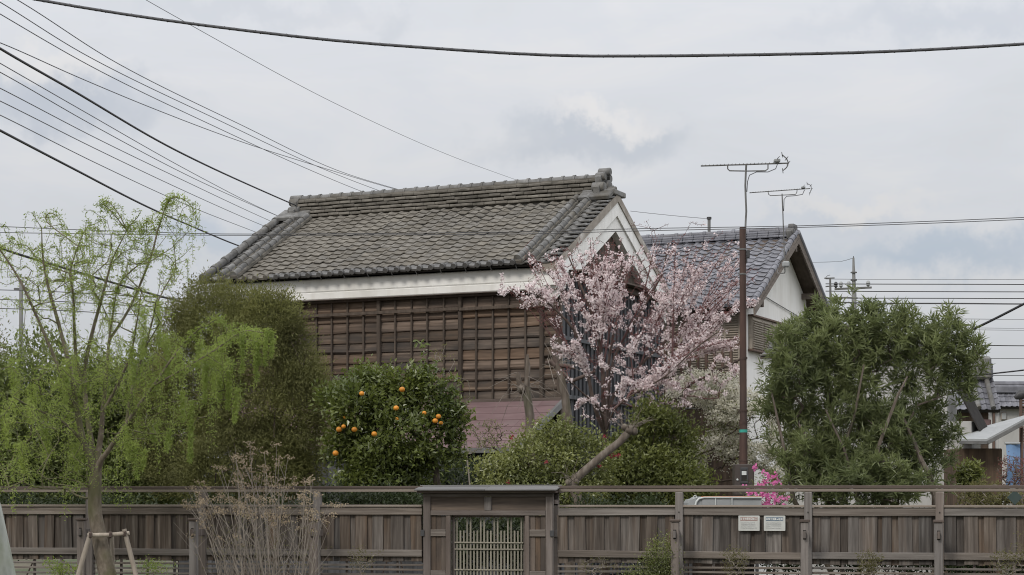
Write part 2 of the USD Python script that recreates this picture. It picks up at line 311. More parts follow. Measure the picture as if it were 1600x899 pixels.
M['gate_wood'] = mat('brown_grey_gate_timber', [(0, (0.0705, 0.0589, 0.0512)), (0.5, (0.1346, 0.114, 0.1023)), (1, (0.2115, 0.187, 0.1714))], (18, 18, 1.2), .85, .4, .008, vary=.14, hue=.3, detail=7)
M['gate_beam'] = mat('brown_grey_gate_beam', [(0, (0.0705, 0.0589, 0.0512)), (0.5, (0.1346, 0.114, 0.1023)), (1, (0.2115, 0.187, 0.1714))], (1.2, 18, 18), .85, .4, .008, vary=.12, hue=.3, detail=7)
M['gate_panel'] = mat('brown_gate_panel', [(0, (0.0449, 0.032, 0.0249)), (0.5, (0.1031, 0.0768, 0.0584)), (1, (0.1983, 0.1434, 0.1044))], (9, 9, .9), .85, .4, .008, vary=.2, hue=.3, detail=7, blotch=((.045, .039, .035), (1.5, 1.5, 1.5), .5, .7, .7))
M['gate_panel_h'] = mat('brown_gate_header_panel', [(0, (0.0476, 0.0371, 0.0298)), (0.5, (0.1057, 0.0832, 0.0684)), (1, (0.185, 0.1434, 0.1106))], (1.1, 9, 14), .85, .4, .008, vary=.2, detail=7)
M['bamboo'] = mat('grey_green_lattice_bar', [(0, (0.1393, 0.1301, 0.1003)), (1, (0.2861, 0.2631, 0.2122))], (20, 20, 2), .7, .2, .004, vary=.14)
M['gate_roof'] = mat('silvery_board_roof', [(0, (0.09, 0.0876, 0.0864)), (1, (0.186, 0.1824, 0.18))], (1.0, 14, 14), .8, .3, .006, vary=.1)
M['sign'] = mat('faded_white_sign', [(0, (.40, .405, .38)), (1, (.50, .505, .485))], (9, 9, 9), .45, vary=.03)
M['sign_red'] = mat('faded_brown_print', [(0, (.27, .19, .17)), (1, (.33, .24, .22))], (20, 20, 20), .5)
M['sign_blue'] = mat('faded_blue_print', [(0, (.12, .16, .20)), (1, (.17, .21, .25))], (20, 20, 20), .5)
M['print_grey'] = mat('grey_print', [(0, (.24, .25, .25)), (1, (.36, .37, .37))], (60, 60, 60), .5)
M['print_white'] = mat('white_print', [(0, (.6, .6, .58)), (1, (.7, .7, .68))], (60, 60, 60), .5)
M['rust'] = mat('rusty_brown_pole', [(0, (.036, .022, .018)), (.5, (.066, .039, .032)), (1, (.11, .066, .050))], (9, 9, 1.5), .75, .3, .004, detail=7, blotch=((.045, .036, .034), (2, 2, .9), .45, .7, .8))
M['meter'] = mat('brown_painted_metal', [(0, (.045, .036, .031)), (1, (.068, .056, .050))], (5, 5, 3), .5, .05)
M['teal'] = mat('teal_tape', [(0, (.03, .25, .20)), (1, (.05, .33, .27))], (9, 9, 9), .5)
M['white_paint'] = mat('white_enamel', [(0, (.42, .44, .43)), (1, (.55, .565, .55))], (3, 3, 3), .4)
M['grey_paint'] = mat('grey_enamel', [(0, (.24, .25, .25)), (1, (.33, .34, .34))], (4, 4, 4), .45)
M['orange_paint'] = mat('orange_paint', [(0, (0.315, 0.098, 0.021)), (1, (0.385, 0.14, 0.035))], (4, 4, 4), .5)
M['louver'] = mat('tan_louver', [(0, (0.225, 0.192, 0.156)), (1, (0.39, 0.342, 0.285))], (1.2, 8, 14), .7, .15, .005, vary=.1)
M['louver_frame'] = mat('brown_louver_frame', [(0, (.085, .055, .042)), (1, (.15, .10, .08))], (6, 6, 2), .7, .2, .005)
M['barge'] = mat('weathered_bargeboard', [(0, (.085, .068, .056)), (1, (.19, .16, .137))], (14, 2, 14), .85, .3, .006, vary=.1)
M['soffit'] = mat('dark_soffit_board', [(0, (.055, .042, .034)), (1, (.12, .095, .078))], (12, 2, 12), .9, .2)
M['cable'] = mat('black_cable_sheath', [(0, (.018, .018, .020)), (1, (.045, .045, .05))], (30, 30, 30), .6)
M['wire'] = mat('grey_wire', [(0, (.05, .05, .055)), (1, (.10, .10, .105))], (30, 30, 30), .5)
M['concrete'] = mat('pale_concrete', [(0, (.17, .17, .168)), (1, (.27, .27, .263))], (5, 5, 2), .85, .2)
M['bark'] = mat('brown_grey_bark', [(0, (.060, .047, .037)), (.5, (.125, .102, .083)), (1, (.21, .183, .156))], (16, 16, 4), .9, .7, .02, detail=7, blotch=((.11, .11, .07), (4, 4, 2), .52, .7, .6))
M['willow_bark'] = mat('willow_bark', [(0, (0.081, 0.0635, 0.0459)), (0.5, (0.1553, 0.1283, 0.0985)), (1, (0.2565, 0.2201, 0.1755))], (18, 18, 8), .9, .8, .02, detail=8, blotch=((.10, .10, .045), (3, 3, 2), .45, .62, .7))
M['willow_twig'] = mat('willow_twig', [(0, (.075, .068, .038)), (1, (.16, .15, .085))], (9, 9, 9), .8)
M['dark_bark'] = mat('dark_bark', [(0, (.05, .035, .03)), (1, (.14, .105, .09))], (18, 18, 6), .9, .5, .01)
M['cherry_twig'] = mat('reddish_cherry_twig', [(0, (.085, .045, .045)), (1, (.17, .095, .09))], (12, 12, 12), .8)
M['tan_wood'] = mat('pale_stake_wood', [(0, (.22, .185, .15)), (1, (.42, .365, .305))], (16, 16, 2), .85, .3, .006, vary=.1)
M['dry_stem'] = mat('dry_grey_stem', [(0, (.13, .112, .094)), (1, (.285, .25, .213))], (20, 20, 6), .85, vary=.22, island=True)
M['earth'] = mat('garden_earth', [(0, (.06, .052, .038)), (.5, (.10, .088, .06)), (1, (.16, .145, .10))], (.9, .9, .9), .95, .4, .03, detail=9, blotch=((.055, .075, .03), (.35, .35, .35), .45, .6, .9))
M['asphalt'] = mat('grey_asphalt', [(0, (.042, .042, .043)), (1, (.065, .065, .066))], (20, 20, 20), .9, .3, .01)
M['kerb'] = mat('concrete_kerb', [(0, (.26, .26, .25)), (1, (.38, .38, .36))], (5, 5, 5), .9, .2, vary=.08)

# ------------------------------------------------------------------ ground
def sheet(x0, x1, y0, y1, z, nx=1, ny=1, amp=0.0):
    X, Y = np.meshgrid(np.linspace(x0, x1, nx + 1), np.linspace(y0, y1, ny + 1), indexing='ij')
    v = np.stack([X.ravel(), Y.ravel(), np.full(X.size, z)], 1)
    if amp: v[:, 2] += (meshkit.fbm(v * [.5, .5, 0], 3) - .5) * amp
    i = np.arange(nx)[:, None] * (ny + 1) + np.arange(ny)[None]
    i = i.ravel(); return v, np.vstack([np.stack([i, i + ny + 1, i + ny + 2], 1), np.stack([i, i + ny + 2, i + 1], 1)])
single('ground', sheet(-900, 900, -300, 1800, 0.0, 30, 30), M['earth'], kind='structure')
single('road', sheet(-120, 120, -6, 9, 0.004), M['asphalt'], kind='structure')
single('kerb', cat([bx(k * 0.6 - 45, k * 0.6 - 44.405, 9.0, 9.15, 0, .13, .012) for k in range(150)]), M['kerb'], kind='structure')

# ------------------------------------------------------------------ roofs of wavy tiles
def tile_mesh(w, l, amp=0.030, th=0.020, lip=0.0, knob=False, nu=9):
    u = np.linspace(0, w * 1.06, nu); h = amp * (np.cos(2 * math.pi * u / w + 0.5) * 0.62 + 0.25 * np.cos(4 * math.pi * u / w + 1.6))
    rows = []
    for s, z in ((0.0, 0.044), (l * 1.1, 0.012)):
        rows.append(np.stack([u, np.full(nu, s), h + z], 1))
    drop = np.stack([u, np.full(nu, 0.0), h + 0.044 - th - lip], 1)
    under = np.stack([u, np.full(nu, .05), h + 0.044 - th - lip * .3], 1)
    v = np.vstack(rows + [drop, under]); f = []
    for k in range(nu - 1):
        f += [[k, k + 1, nu + k + 1], [k, nu + k + 1, nu + k], [2 * nu + k, 2 * nu + k + 1, k + 1], [2 * nu + k, k + 1, k], [3 * nu + k, 3 * nu + k + 1, 2 * nu + k + 1], [3 * nu + k, 2 * nu + k + 1, 2 * nu + k]]
    m = (v, np.array(f))
    if knob:
        c = trimesh.creation.cylinder(0.062, 0.09, sections=10); c.apply_transform(trimesh.transformations.rotation_matrix(math.pi / 2, (1, 0, 0)))
        c.apply_translation((w * 0.93, -0.005, 0.052 + amp * .2)); m = cat([m, c])
    return m
def slope_frame(y_e, z_e, y_r, z_r):
    s = np.array([0, y_r - y_e, z_r - z_e]); L = np.linalg.norm(s); s /= L; n = np.cross([1.0, 0, 0], s); n = n if n[2] > 0 else -n; return s, n, L
def on_slope(m, org, s, n):
    v = np.asarray(m[0]); return np.array(org) + v[:, :1] * np.array([1.0, 0, 0]) + v[:, 1:2] * s + v[:, 2:] * n, m[1]
def tile_roof(roof, x0, x1, e, r, w, expo, material, eave_mat, rng, limit=300, amp=.03):
    s, n, L = slope_frame(e[0], e[1], r[0], r[1]); cols = int(round((x1 - x0) / w)); w = (x1 - x0) / cols; rows = int(L / expo); expo = L / rows
    plain, edge = tile_mesh(w, expo, amp), tile_mesh(w, expo, amp, lip=.03, knob=True); all_ = []
    for j in range(rows):
        for i in range(cols):
            m = edge if j == 0 else plain
            v = m[0] * [1, 1, 1] + [0, rng.normal() * .005, rng.normal() * .003]
            a = rng.normal() * .008; v = np.stack([v[:, 0] - a * v[:, 1], v[:, 1] + a * v[:, 0], v[:, 2] + rng.normal() * .012 * v[:, 0]], 1)
            v[:, 2] += (meshkit.fbm(np.array([[i * w * .5, j * expo * .5, 7.0]]), 3)[0] - .5) * .055
            all_.append((j, i, on_slope((v, m[1]), (x0 + i * w, e[0] + s[1] * j * expo, e[1] + s[2] * j * expo), s, n)))
    # the tiles that show largest (lowest and nearest) are pieces of their own, the others are one part
    order = sorted(range(len(all_)), key=lambda k: (cols - all_[k][1]) * w * .9 + all_[k][0] * expo * .55)
    near = set(order[:limit]); rest = []
    for k in range(len(all_)):
        j, i, m = all_[k]
        if k in near: part(roof, 'eave_tile' if j == 0 else 'roof_tile', m, eave_mat if j == 0 else material, smooth=40)
        else: rest.append(m)
    if rest: part(roof, 'further_roof_tiles', rest, material, smooth=40, kind='stuff')
def cyl(p0, p1, r, sides=10): return tube([p0, p1], [r, r], sides)
def roll_row(p0, p1, r, pitch, rng, sides=10):            # one row of half-round tiles with collars, as a list of separate pieces
    p0, p1 = np.array(p0, float), np.array(p1, float); L = np.linalg.norm(p1 - p0); n = int(round(L / pitch)); d = (p1 - p0) / n; out = []
    for k in range(n):
        a = p0 + d * k; j = rng.normal(size=3) * .004
        out.append(tube([a + j, a + d * .2 + j, a + d * .24 + j, a + d * 1.02 + j], [r * 1.22, r * 1.2, r, r * .98], sides))
    return out

# ------------------------------------------------------------------ the storehouse
A_ = math.degrees(math.atan(3000 / 6670.0))               # how far the houses are turned from the picture plane
ca, sa = math.cos(math.radians(A_)), math.sin(math.radians(A_))
def to_local(o, w): d = np.asarray(w, float) - o; return np.array([d[0] * ca - d[1] * sa, d[0] * sa + d[1] * ca, d[2]])
def on_plane(o, px, y):                                   # local x of the ray through photo column px on the plane y = const of a house frame at o
    k = (px - 800) / F; B = np.array([o[0] + y * sa, o[1] + y * ca]); return (k * B[1] - B[0]) / (ca + k * sa)
def on_gable(o, px, x):                                   # local y of that ray on the plane x = const
    k = (px - 800) / F; B = np.array([o[0] + x * ca, o[1] - x * sa]); return (k * B[1] - B[0]) / (sa - k * ca)
rng = np.random.default_rng(5)
O1 = np.array([0.896, 42.0, 0.0])
kura = thing('storehouse', 'old storehouse with lichened grey tile roof, white plaster eaves and brown clapboard wall', 'storehouse', O1, -A_)
LEN, HW, ZE, ZR = 9.14, 3.84, 7.24, 9.30
wall = part(kura, 'wall', [sbox(-LEN + .35, -.06, .56, 7.1, 0, 6.72)], M['dark'])
gab = [[.56, 6.72], [7.1, 6.72], [7.1, 7.2], [HW, ZR - .3], [.56, 7.2]]
gm = trimesh.creation.extrude_polygon(Polygon(gab), LEN - .61, engine='earcut'); gv = np.asarray(gm.vertices)
part(kura, 'gable_core', (np.stack([-.27 - gv[:, 2], gv[:, 0], gv[:, 1]], 1), gm.faces[:, ::-1] if False else gm.faces), M['dark'])
# white cornice under the front eave, in two mouldings
for k, (a, b, z0, z1) in enumerate(((.24, .6, 6.885, 7.19), (.20, .6, 6.70, 6.875))):
    part(kura, 'cornice', bx(-LEN + .12, .02 - k * .012, a, b, z0, z1, .02), M['plaster'])
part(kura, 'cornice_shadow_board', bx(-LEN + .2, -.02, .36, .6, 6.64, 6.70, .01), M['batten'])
# clapboards, bay by bay
yw = .5
xs = [on_plane(O1, p, yw) for p in (593.8, 720.9, 848.0)]; pitch = xs[1] - xs[0]
posts = [xs[0] - 3 * pitch, xs[0] - 2 * pitch, xs[0] - pitch] + xs
posts = [p for p in posts if p > -LEN + .3]; edges = [-LEN + .36] + posts + [-.03]
rows_z = np.linspace(4.28, 6.64, 11)
for a, b in zip(edges[:-1], edges[1:]):
    if b - a < .05: continue
    n = 14
    for q in range(10):
        z0, z1 = rows_z[q] - .02, rows_z[q + 1] + .015
        u = np.linspace(a + .005, b - .005, n); wob = rng.normal(size=4) * .009; sag = np.interp(u, np.linspace(a, b, 4), wob)
        prof = [(.56, z1), (.535, z1), (.500 + rng.normal() * .008, z0 + (z1 - z0) * .62), (.474 + rng.normal() * .008, z0 + .05), (.488, z0 + .012), (.56, z0)]
        v = np.array([[x, y - abs(s2) * .4, z + (s2 * 1.1 if 2 <= k <= 4 else 0)] for x, s2 in zip(u, sag) for k, (y, z) in enumerate(prof)])
        m_ = len(prof); f = []
        for i in range(n - 1):
            for k in range(m_ - 1): f += [[i * m_ + k, (i + 1) * m_ + k + 1, i * m_ + k + 1], [i * m_ + k, (i + 1) * m_ + k, (i + 1) * m_ + k + 1]]
        f = np.array(f)[:, ::-1]
        part(wall, 'clapboard', (v, f), M['clap_warm' if q > 6 or rng.random() < .08 else 'clap'], smooth=35)
for p in posts: part(wall, 'wall_post', bx(p - .042, p + .042, .40, .53, 4.30, 6.68, .008), M['batten'])
for a, b in zip(edges[:-1], edges[1:]):
    nb = int(round((b - a) / (pitch / 5)))
    for k in range(1, nb):
        x = a + (b - a) * k / nb + rng.normal() * .006; t = rng.normal() * .006
        part(wall, 'batten', beam((x, .452, 4.31), (x + t, .452, 6.66), .040, .045, up=(0, 1, 0), b=.006), M['batten'])
part(wall, 'corner_post', bx(-.10, .0, .44, .56, 2.0, 6.68, .01), M['batten'])
for a, b in zip([-LEN + .4] + posts[1::2], posts[1::2] + [-.02]): part(wall, 'cross_rail', beam((a, .395, 6.36 + rng.normal() * .012), (b, .395, 6.36 + rng.normal() * .012), .06, .07), M['batten'])
# gable end wall: dark upright boards with cover strips
y = .56
while y < 7.1:
    y1 = min(y + .235 + rng.normal() * .01, 7.1); top = 6.74 + (min(y, 7.66 - y) - .3) * .55 * .8
    top = min(7.25, 6.60 + min((y + y1) / 2, 7.66 - (y + y1) / 2) * .40)
    part(wall, 'upright_board', bx(-.06, -.03 + rng.normal() * .004, y + .003, y1 - .003, .3, top, .004), M['black_wood'])
    part(wall, 'cover_strip', bx(-.032, .012, y1 - .022, y1 + .022, .3, top - .01, .005), M['black_wood'])
    y = y1
for z in (2.6, 4.3, 5.6): part(wall, 'gable_rail', bx(.013, .05, .5, 7.12, z, z + .09, .006), M['black_wood'])
# plaster gable: stepped rake bands round a dark triangle
def chevron(lo, hi, x0, x1, y0=0.02, y1=2 * HW - .02, tail=0.0):
    """band following both rakes, between lo and hi below the roof line, from x0 to x1"""
    def zz(yy, dz): return ZR - dz - abs(yy - HW) / HW * (ZR - ZE)
    ys = [y0, HW, y1]; pts = [(y, zz(y, hi)) for y in ys] + [(y, zz(y, lo)) for y in ys[::-1]]
    m = trimesh.creation.extrude_polygon(Polygon(pts), x1 - x0, engine='earcut'); v = np.asarray(m.vertices)
    return np.stack([x0 + v[:, 2], v[:, 0], v[:, 1]], 1), m.faces
part(kura, 'rake_cap', chevron(.185, -.012, -.30, .055), M['plaster_old'])
part(kura, 'rake_band', chevron(.52, .188, -.30, .03, .10, 2 * HW - .10), M['plaster'])
part(kura, 'rake_band', chevron(.88, .523, -.30, -.012, .30, 2 * HW - .30), M['plaster'])
tri = [[1.0, 7.0], [2 * HW - 1.0, 7.0], [HW, ZR - .86]]
tm = trimesh.creation.extrude_polygon(Polygon(tri), .06, engine='earcut'); tv = np.asarray(tm.vertices)
tri_p = part(kura, 'gable_boarding', (np.stack([tv[:, 2] - .26, tv[:, 0], tv[:, 1]], 1), tm.faces), M['soffit'])
for y in np.arange(2.1, 5.7, .19):
    zt = ZR - .90 - abs(y - HW) / HW * (ZR - ZE)
    if zt > 7.1: part(tri_p, 'board', bx(-.20, -.18, y - .088, y + .088, 6.9, zt, .004), M['soffit'])
part(kura, 'gable_beam', bx(-.07, .10, .9, 2 * HW - .9, 7.0, 7.13, .015), M['rail_brown'])
part(kura, 'gable_hood', [beam((.05, .95, 7.17), (.05, 2 * HW - .95, 7.17), .5, .04)], M['soffit'])
# roof
roof = part(kura, 'roof', [sbox(-LEN + .05, -.02, 0, 0.01, 0, .01)], M['dark'])
def slab(x0, x1, e, r, t0, t1):
    s, n, L = slope_frame(e[0], e[1], r[0], r[1])
    return on_slope(sbox(x0, x1, 0, L, t0, t1), (0, e[0], e[1]), s, n)
stage.RemovePrim(roof.path)
me = usdkit.mesh(stage, roof.path, cat([slab(-LEN + .05, -.33, (.04, ZE), (HW, ZR), -.05, .0), slab(-LEN + .05, -.02, (2 * HW, ZE), (HW, ZR), -.05, .0)]), M['dark'])
tile_roof(roof, -LEN + 1.0, -.92, (0, ZE), (HW, ZR), .285, .245, M['tile'], M['tile_dark'], np.random.default_rng(11), 300, .027)
# rear slope: same wave, one sheet
uu = np.linspace(-LEN + .1, -.1, 33 * 6 + 1); hh = .025 * np.cos(2 * math.pi * uu / .272)
s_, n_, L_ = slope_frame(2 * HW, ZE, HW, ZR)
v = np.vstack([np.stack([uu, np.full_like(uu, 2 * HW + s_[1] * t), np.full_like(uu, ZE + s_[2] * t)], 1) + (.05 + hh)[:, None] * n_ for t in (0, L_)]); k = np.arange(len(uu) - 1); n = len(uu)
part(roof, 'rear_tiles', (v, np.vstack([np.stack([k, n + k + 1, k + 1], 1), np.stack([k, n + k, n + k + 1], 1)])), M['tile'], smooth=40, kind='stuff')
s_, n_, L_ = slope_frame(0, ZE, HW, ZR)
def up(x, t, h): return np.array([x, s_[1] * t, ZE + s_[2] * t]) + n_ * h
# tile courses between and outside the descending ridges at both verges
for xa, xb, wd in ((-.92, -.02, .30), (-LEN + .02, -LEN + 1.0, .32)):
    nr = int(L_ / .245); ex = L_ / nr
    for j in range(nr):
        for i in range(3):
            w = (xb - xa) / 3; m = tile_mesh(w, ex, .02, th=.028)
            vv = m[0] + [0, 0, rng.normal() * .004]
            part(roof, 'verge_tile', on_slope((vv, m[1]), up(xa + i * w, j * ex, 0), s_, n_), M['tile_grey'], smooth=40)
for x, h in ((-.50, .115), (-.83, .115), (-LEN + .62, .115), (-LEN + .95, .115)):
    part(roof, 'descending_ridge_base', on_slope(bx(x - .10, x + .10, 0, L_ - .35, .02, h, .02), (0, 0, ZE), s_, n_), M['noshi'])
    for m in roll_row(up(x, .02, h + .01), up(x, L_ - .42, h + .01), .076, .30, rng): part(roof, 'round_tile', m, M['tile_grey'], smooth=45)
for m in roll_row(up(-LEN + .10, 0, .09), up(-LEN + .10, L_ - .05, .09), .088, .55, rng): part(roof, 'verge_roll', m, M['tile_grey'], smooth=45)
for j in range(nr):      # stepped verge pieces hanging over the gable
    v, f = bx(-.22, .045, j * ex, (j + 1) * ex + .05, .0, .045, .012); v[:, 2] += .075 * (1 - (v[:, 1] - j * ex) / ex); part(roof, 'verge_drop', on_slope((v, f), (0, 0, ZE), s_, n_), M['tile_grey'])
# ridge: courses laid flat, then capped with collared round tiles
for k in range(5):
    hw_ = .31 - .020 * k; z0 = ZR - .10 + .095 * k; seg = []
    for x in np.arange(-LEN + .55 - .1 * (k % 3), -.45, .31):
        j = rng.normal() * .007; d_ = rng.normal() * .005
        v, f = bx(max(x, -LEN + .5), min(x + .312, -.42), -hw_, hw_, -.034, .034, .014); v = v + [0, 0, 0]; v[:, 2] -= (np.abs(v[:, 1]) / hw_) * .022
        seg.append((v + [0, HW + j, z0 + .06 + d_], f))
    part(roof, 'ridge_course', seg, M['noshi'])
part(roof, 'ridge_core', sbox(-LEN + .5, -.45, HW - .17, HW + .17, ZR - .2, ZR + .395), M['noshi'])
for m in roll_row((-.42, HW, ZR + .40), (-LEN + .52, HW, ZR + .40), .10, .30, rng, 12): part(roof, 'ridge_cap_tile', m, M['tile_grey'], smooth=45)
# ogre-tile ends of the ridge
def disc(x0, x1, y, z, r, sides=16): return tube([(x0, y, z), (x0 + .015, y, z), (x1 - .015, y, z), (x1, y, z)], [r * .86, r, r, r * .86], sides)
def ridge_end(xc, sgn, big, ZR=ZR - .10):
    prof = [(-.44, -.26), (-.50, -.06), (-.38, .04), (-.42, .20), (-.27, .28), (-.29, .44), (-.15, .55), (.15, .55), (.29, .44), (.27, .28), (.42, .20), (.38, .04), (.50, -.06), (.44, -.26)]
    m = trimesh.creation.extrude_polygon(Polygon([(HW + a * big, ZR + b * big) for a, b in prof]).buffer(.03).buffer(-.02), .15, engine='earcut'); v = np.asarray(m.vertices)
    o = part(roof, 'ridge_end_tile', (np.stack([xc - .075 + v[:, 2], v[:, 0], v[:, 1]], 1), m.faces), M['tile_grey'], smooth=35)
    for a, b, r, l in ((-.37, -.05, .13, .19), (.37, -.05, .13, .19), (-.27, .22, .105, .20), (.27, .22, .105, .20), (0, .26, .14, .25), (-.40, -.20, .09, .18), (.40, -.20, .09, .18), (0, -.08, .12, .22)):
        part(o, 'scroll', disc(xc - l / 2 - .04, xc + l / 2 + .07, HW + a * big, ZR + b * big, r * big), M['tile_grey'], smooth=45)
    for a, zz, l in ((0, .58, .20), (-.17, .46, .14), (.17, .46, .14)):
        part(o, 'round_tile_end', disc(xc - sgn * .10, xc + sgn * l, HW + a * big, ZR + zz * big, .095), M['tile_grey'], smooth=45)
    return o
e1 = ridge_end(-.34, 1, 1.10); e2 = ridge_end(-LEN + .46, -1, .92)
part(e1, 'plinth', [on_slope(bx(-.74, .06, L_ - .62, L_ - .02, .09, .20, .02), (0, 0, ZE), s_, n_)], M['tile_grey'])
part(e1, 'plinth', bx(-.74, .08, HW - .35, HW + .45, ZR - .05, ZR + .08, .02), M['tile_grey'])
part(e2, 'plinth', [on_slope(bx(-LEN + .10, -LEN + .95, L_ - .60, L_ - .02, .09, .20, .02), (0, 0, ZE), s_, n_)], M['tile_grey'])
# gutter hooks under the eave
for x in np.arange(-LEN + .8, -.2, .62): part(kura, 'gutter_hook', cat([beam((x, .02, ZE - .02), (x, .10, ZE - .10), .018, .018), beam((x, .02, ZE - .02), (x, .02, ZE + .02), .018, .018, up=(0, 1, 0))]), M['steel'])
# maroon lean-to
lean = part(kura, 'lean_to', [sbox(-LEN + .6, -.25, -1.8, .55, 0, 3.0)], M['dark'])
Lx0, Lx1, ly0, lz0, lz1 = -LEN + .45, .03, -2.05, 3.14, 4.27
sl, nl, LL = slope_frame(ly0, lz0, .5, lz1); ns = 7
for j in range(ns):
    x = Lx0
    while x < Lx1 - .05:
        x2 = min(x + 2.7 + .01 * j, Lx1)
        v, f = bx(x + .002, x2 - .002, j * LL / ns - .02, (j + 1) * LL / ns, -.01, .015, .004); v[:, 2] += .014 * (1 - (v[:, 1] - j * LL / ns) * ns / LL)
        part(lean, 'metal_sheet', on_slope((v, f), (0, ly0, lz0), sl, nl), M['maroon'])
        x = x2
part(lean, 'fascia', bx(Lx0, Lx1, ly0 - .03, ly0 + .0, lz0 - .10, lz0 + .01, .008), M['steel'])
part(lean, 'verge_trim', on_slope(bx(Lx1, Lx1 + .07, -.03, LL, -.10, .05, .01), (0, ly0, lz0), sl, nl), M['steel'])
part(lean, 'top_flashing', bx(Lx0, Lx1, .40, .50, lz1 - .03, lz1 + .045, .01), M['rail_brown'])
for x in np.arange(Lx0 + .2, -.2, .3): part(lean, 'lean_to_board', bx(x, x + .292, -1.84, -1.80, .1, 3.0, .005), M['black_wood'])

# ------------------------------------------------------------------ the house behind it, on the right
rng = np.random.default_rng(8)
zL = 49.5; O2 = P(1178, 478, zL); ZE2 = O2[2]; O2 = np.array([O2[0], O2[1], 0.0]); HW2 = 4.08; ZR2 = ZE2 + 2.33; LEN2 = 9.0
house = thing('house', 'two-storey house with blue-grey tile roof, white gable and tan louvered shutters', 'house', O2, -A_)
YR2 = HW2 * 1.80; ZR2e = ZR2 - .80 * (ZR2 - ZE2)       # the rear slope is the shorter one
gx, fy, ry = -.42, .62, YR2 - .85
hp = [[fy, 0], [ry, 0], [ry, ZR2e + .28], [HW2, ZR2 - .12], [fy, ZE2 + .25]]
m = trimesh.creation.extrude_polygon(Polygon(hp), LEN2 - .8, engine='earcut'); v = np.asarray(m.vertices)
hw = part(house, 'wall', (np.stack([gx - v[:, 2], v[:, 0], v[:, 1]], 1), m.faces), M['plaster'])
r2 = part(house, 'roof', cat([slab(-LEN2, 0, (0, ZE2), (HW2, ZR2), -.07, 0), slab(-LEN2, 0, (YR2, ZR2e), (HW2, ZR2), -.07, 0)]), M['soffit'])
tile_roof(r2, -LEN2 + 2.2, -.06, (-.03, ZE2), (HW2, ZR2), .305, .255, M['tile_blue'], M['tile_blue'], np.random.default_rng(12), 300, .036)
part(r2, 'rear_tiles', slab(-LEN2, 0, (YR2, ZR2e), (HW2, ZR2), .0, .06), M['tile_blue'])
def barge(y0, z0, y1, z1, d=.27):
    pts = [(y0, z0), (y1, z1), (y1, z1 - d), (y0, z0 - d)]
    m = trimesh.creation.extrude_polygon(Polygon(pts), .045, engine='earcut'); v = np.asarray(m.vertices); return np.stack([v[:, 2] + .002, v[:, 0], v[:, 1]], 1), m.faces
part(r2, 'bargeboard', barge(-.05, ZE2 + .02, HW2, ZR2 + .04), M['barge']); part(r2, 'bargeboard', barge(HW2, ZR2 + .04, YR2 + .05, ZR2e + .02), M['barge'])
s2, n2, L2 = slope_frame(0, ZE2, HW2, ZR2)
def up2(x, t, h): return np.array([x, s2[1] * t, ZE2 + s2[2] * t]) + n2 * h
part(r2, 'verge_roll', cat(roll_row(up2(-.03, 0, .07), up2(-.03, L2, .07), .075, .30, rng)), M['tile_blue'], smooth=45)
part(r2, 'verge_roll', cat([cyl((.0, HW2, ZR2 + .08), (.0, YR2 + .05, ZR2e + .08), .085)]), M['tile_blue'], smooth=45)
for k in range(3):
    h_ = .25 - .03 * k; part(r2, 'ridge_course', [bx(x + .003, x + .31, HW2 - h_, HW2 + h_, ZR2 - .06 + .065 * k, ZR2 - .0 + .065 * k, .014) for x in np.arange(-LEN2 + .4, -.35, .313)], M['tile_blue'])
for m in roll_row((-.1, HW2, ZR2 + .165), (-LEN2 + .4, HW2, ZR2 + .165), .075, .42, rng): part(r2, 'ridge_cap_tile', m, M['tile_blue'], smooth=45)
pe = [(-.34, -.1), (-.36, .06), (-.22, .14), (-.18, .27), (.18, .27), (.22, .14), (.36, .06), (.34, -.1)]
m = trimesh.creation.extrude_polygon(Polygon([(HW2 + a, ZR2 + b) for a, b in pe]).buffer(.03), .14, engine='earcut'); v = np.asarray(m.vertices)
o = part(r2, 'ridge_end_tile', (np.stack([-.20 + v[:, 2], v[:, 0], v[:, 1]], 1), m.faces), M['tile_dark'], smooth=35)
for a, b, r in ((-.24, .06, .11), (.24, .06, .11), (0, .14, .11)): part(o, 'scroll', disc(-.24, -.02, HW2 + a, ZR2 + b, r), M['tile_dark'], smooth=45)
for y in (HW2, .9, YR2 - 1.3):                        # purlin ends under the verge
    z = ZR2 - .30 - abs(y - HW2) / HW2 * (ZR2 - ZE2); part(r2, 'purlin', bx(gx, -.02, y - .07, y + .07, z - .16, z, .01), M['barge'])
for y in np.arange(.5, YR2 - .5, .45):
    z = ZR2 - .075 - abs(y - HW2) / HW2 * (ZR2 - ZE2); part(r2, 'soffit_board', barge(y, ZR2 - .072 - abs(y - HW2) / HW2 * (ZR2 - ZE2), min(y + .43, 2 * HW2), ZR2 - .072 - abs(min(y + .43, 2 * HW2) - HW2) / HW2 * (ZR2 - ZE2), .02) if y > HW2 or y + .43 < HW2 else bx(gx, 0, y, y + .1, z - .02, z, .004), M['soffit'])
# shutter box on the gable wall
y0, y1 = on_gable(O2, 1169, gx) , on_gable(O2, 1231, gx)
zt, zb = ZE2 - .17, ZE2 - 1.07
bxp = part(house, 'shutter_box', bx(gx, gx + .10, y0, y1, zb, zt, .01), M['louver'])
ed = np.linspace(y0 + .03, y1 - .03, 5)
for k in range(4):
    if k < 2:
        fr = part(bxp, 'louver_panel', bx(gx + .10, gx + .115, ed[k] + .02, ed[k + 1] - .02, zb + .05, zt - .05, .004), M['louver'])
    else: part(bxp, 'plain_panel', bx(gx + .10, gx + .125, ed[k] + .015, ed[k + 1] - .015, zb + .04, zt - .04, .006), M['louver'])
for k in range(2):
    for z in np.arange(zb + .07, zt - .07, .06):
        part(bxp, 'slat', beam((gx + .135, ed[k] + .04, z), (gx + .135, ed[k + 1] - .04, z), .035, .028, up=(1, 0, 1.2), b=.004), M['louver'])
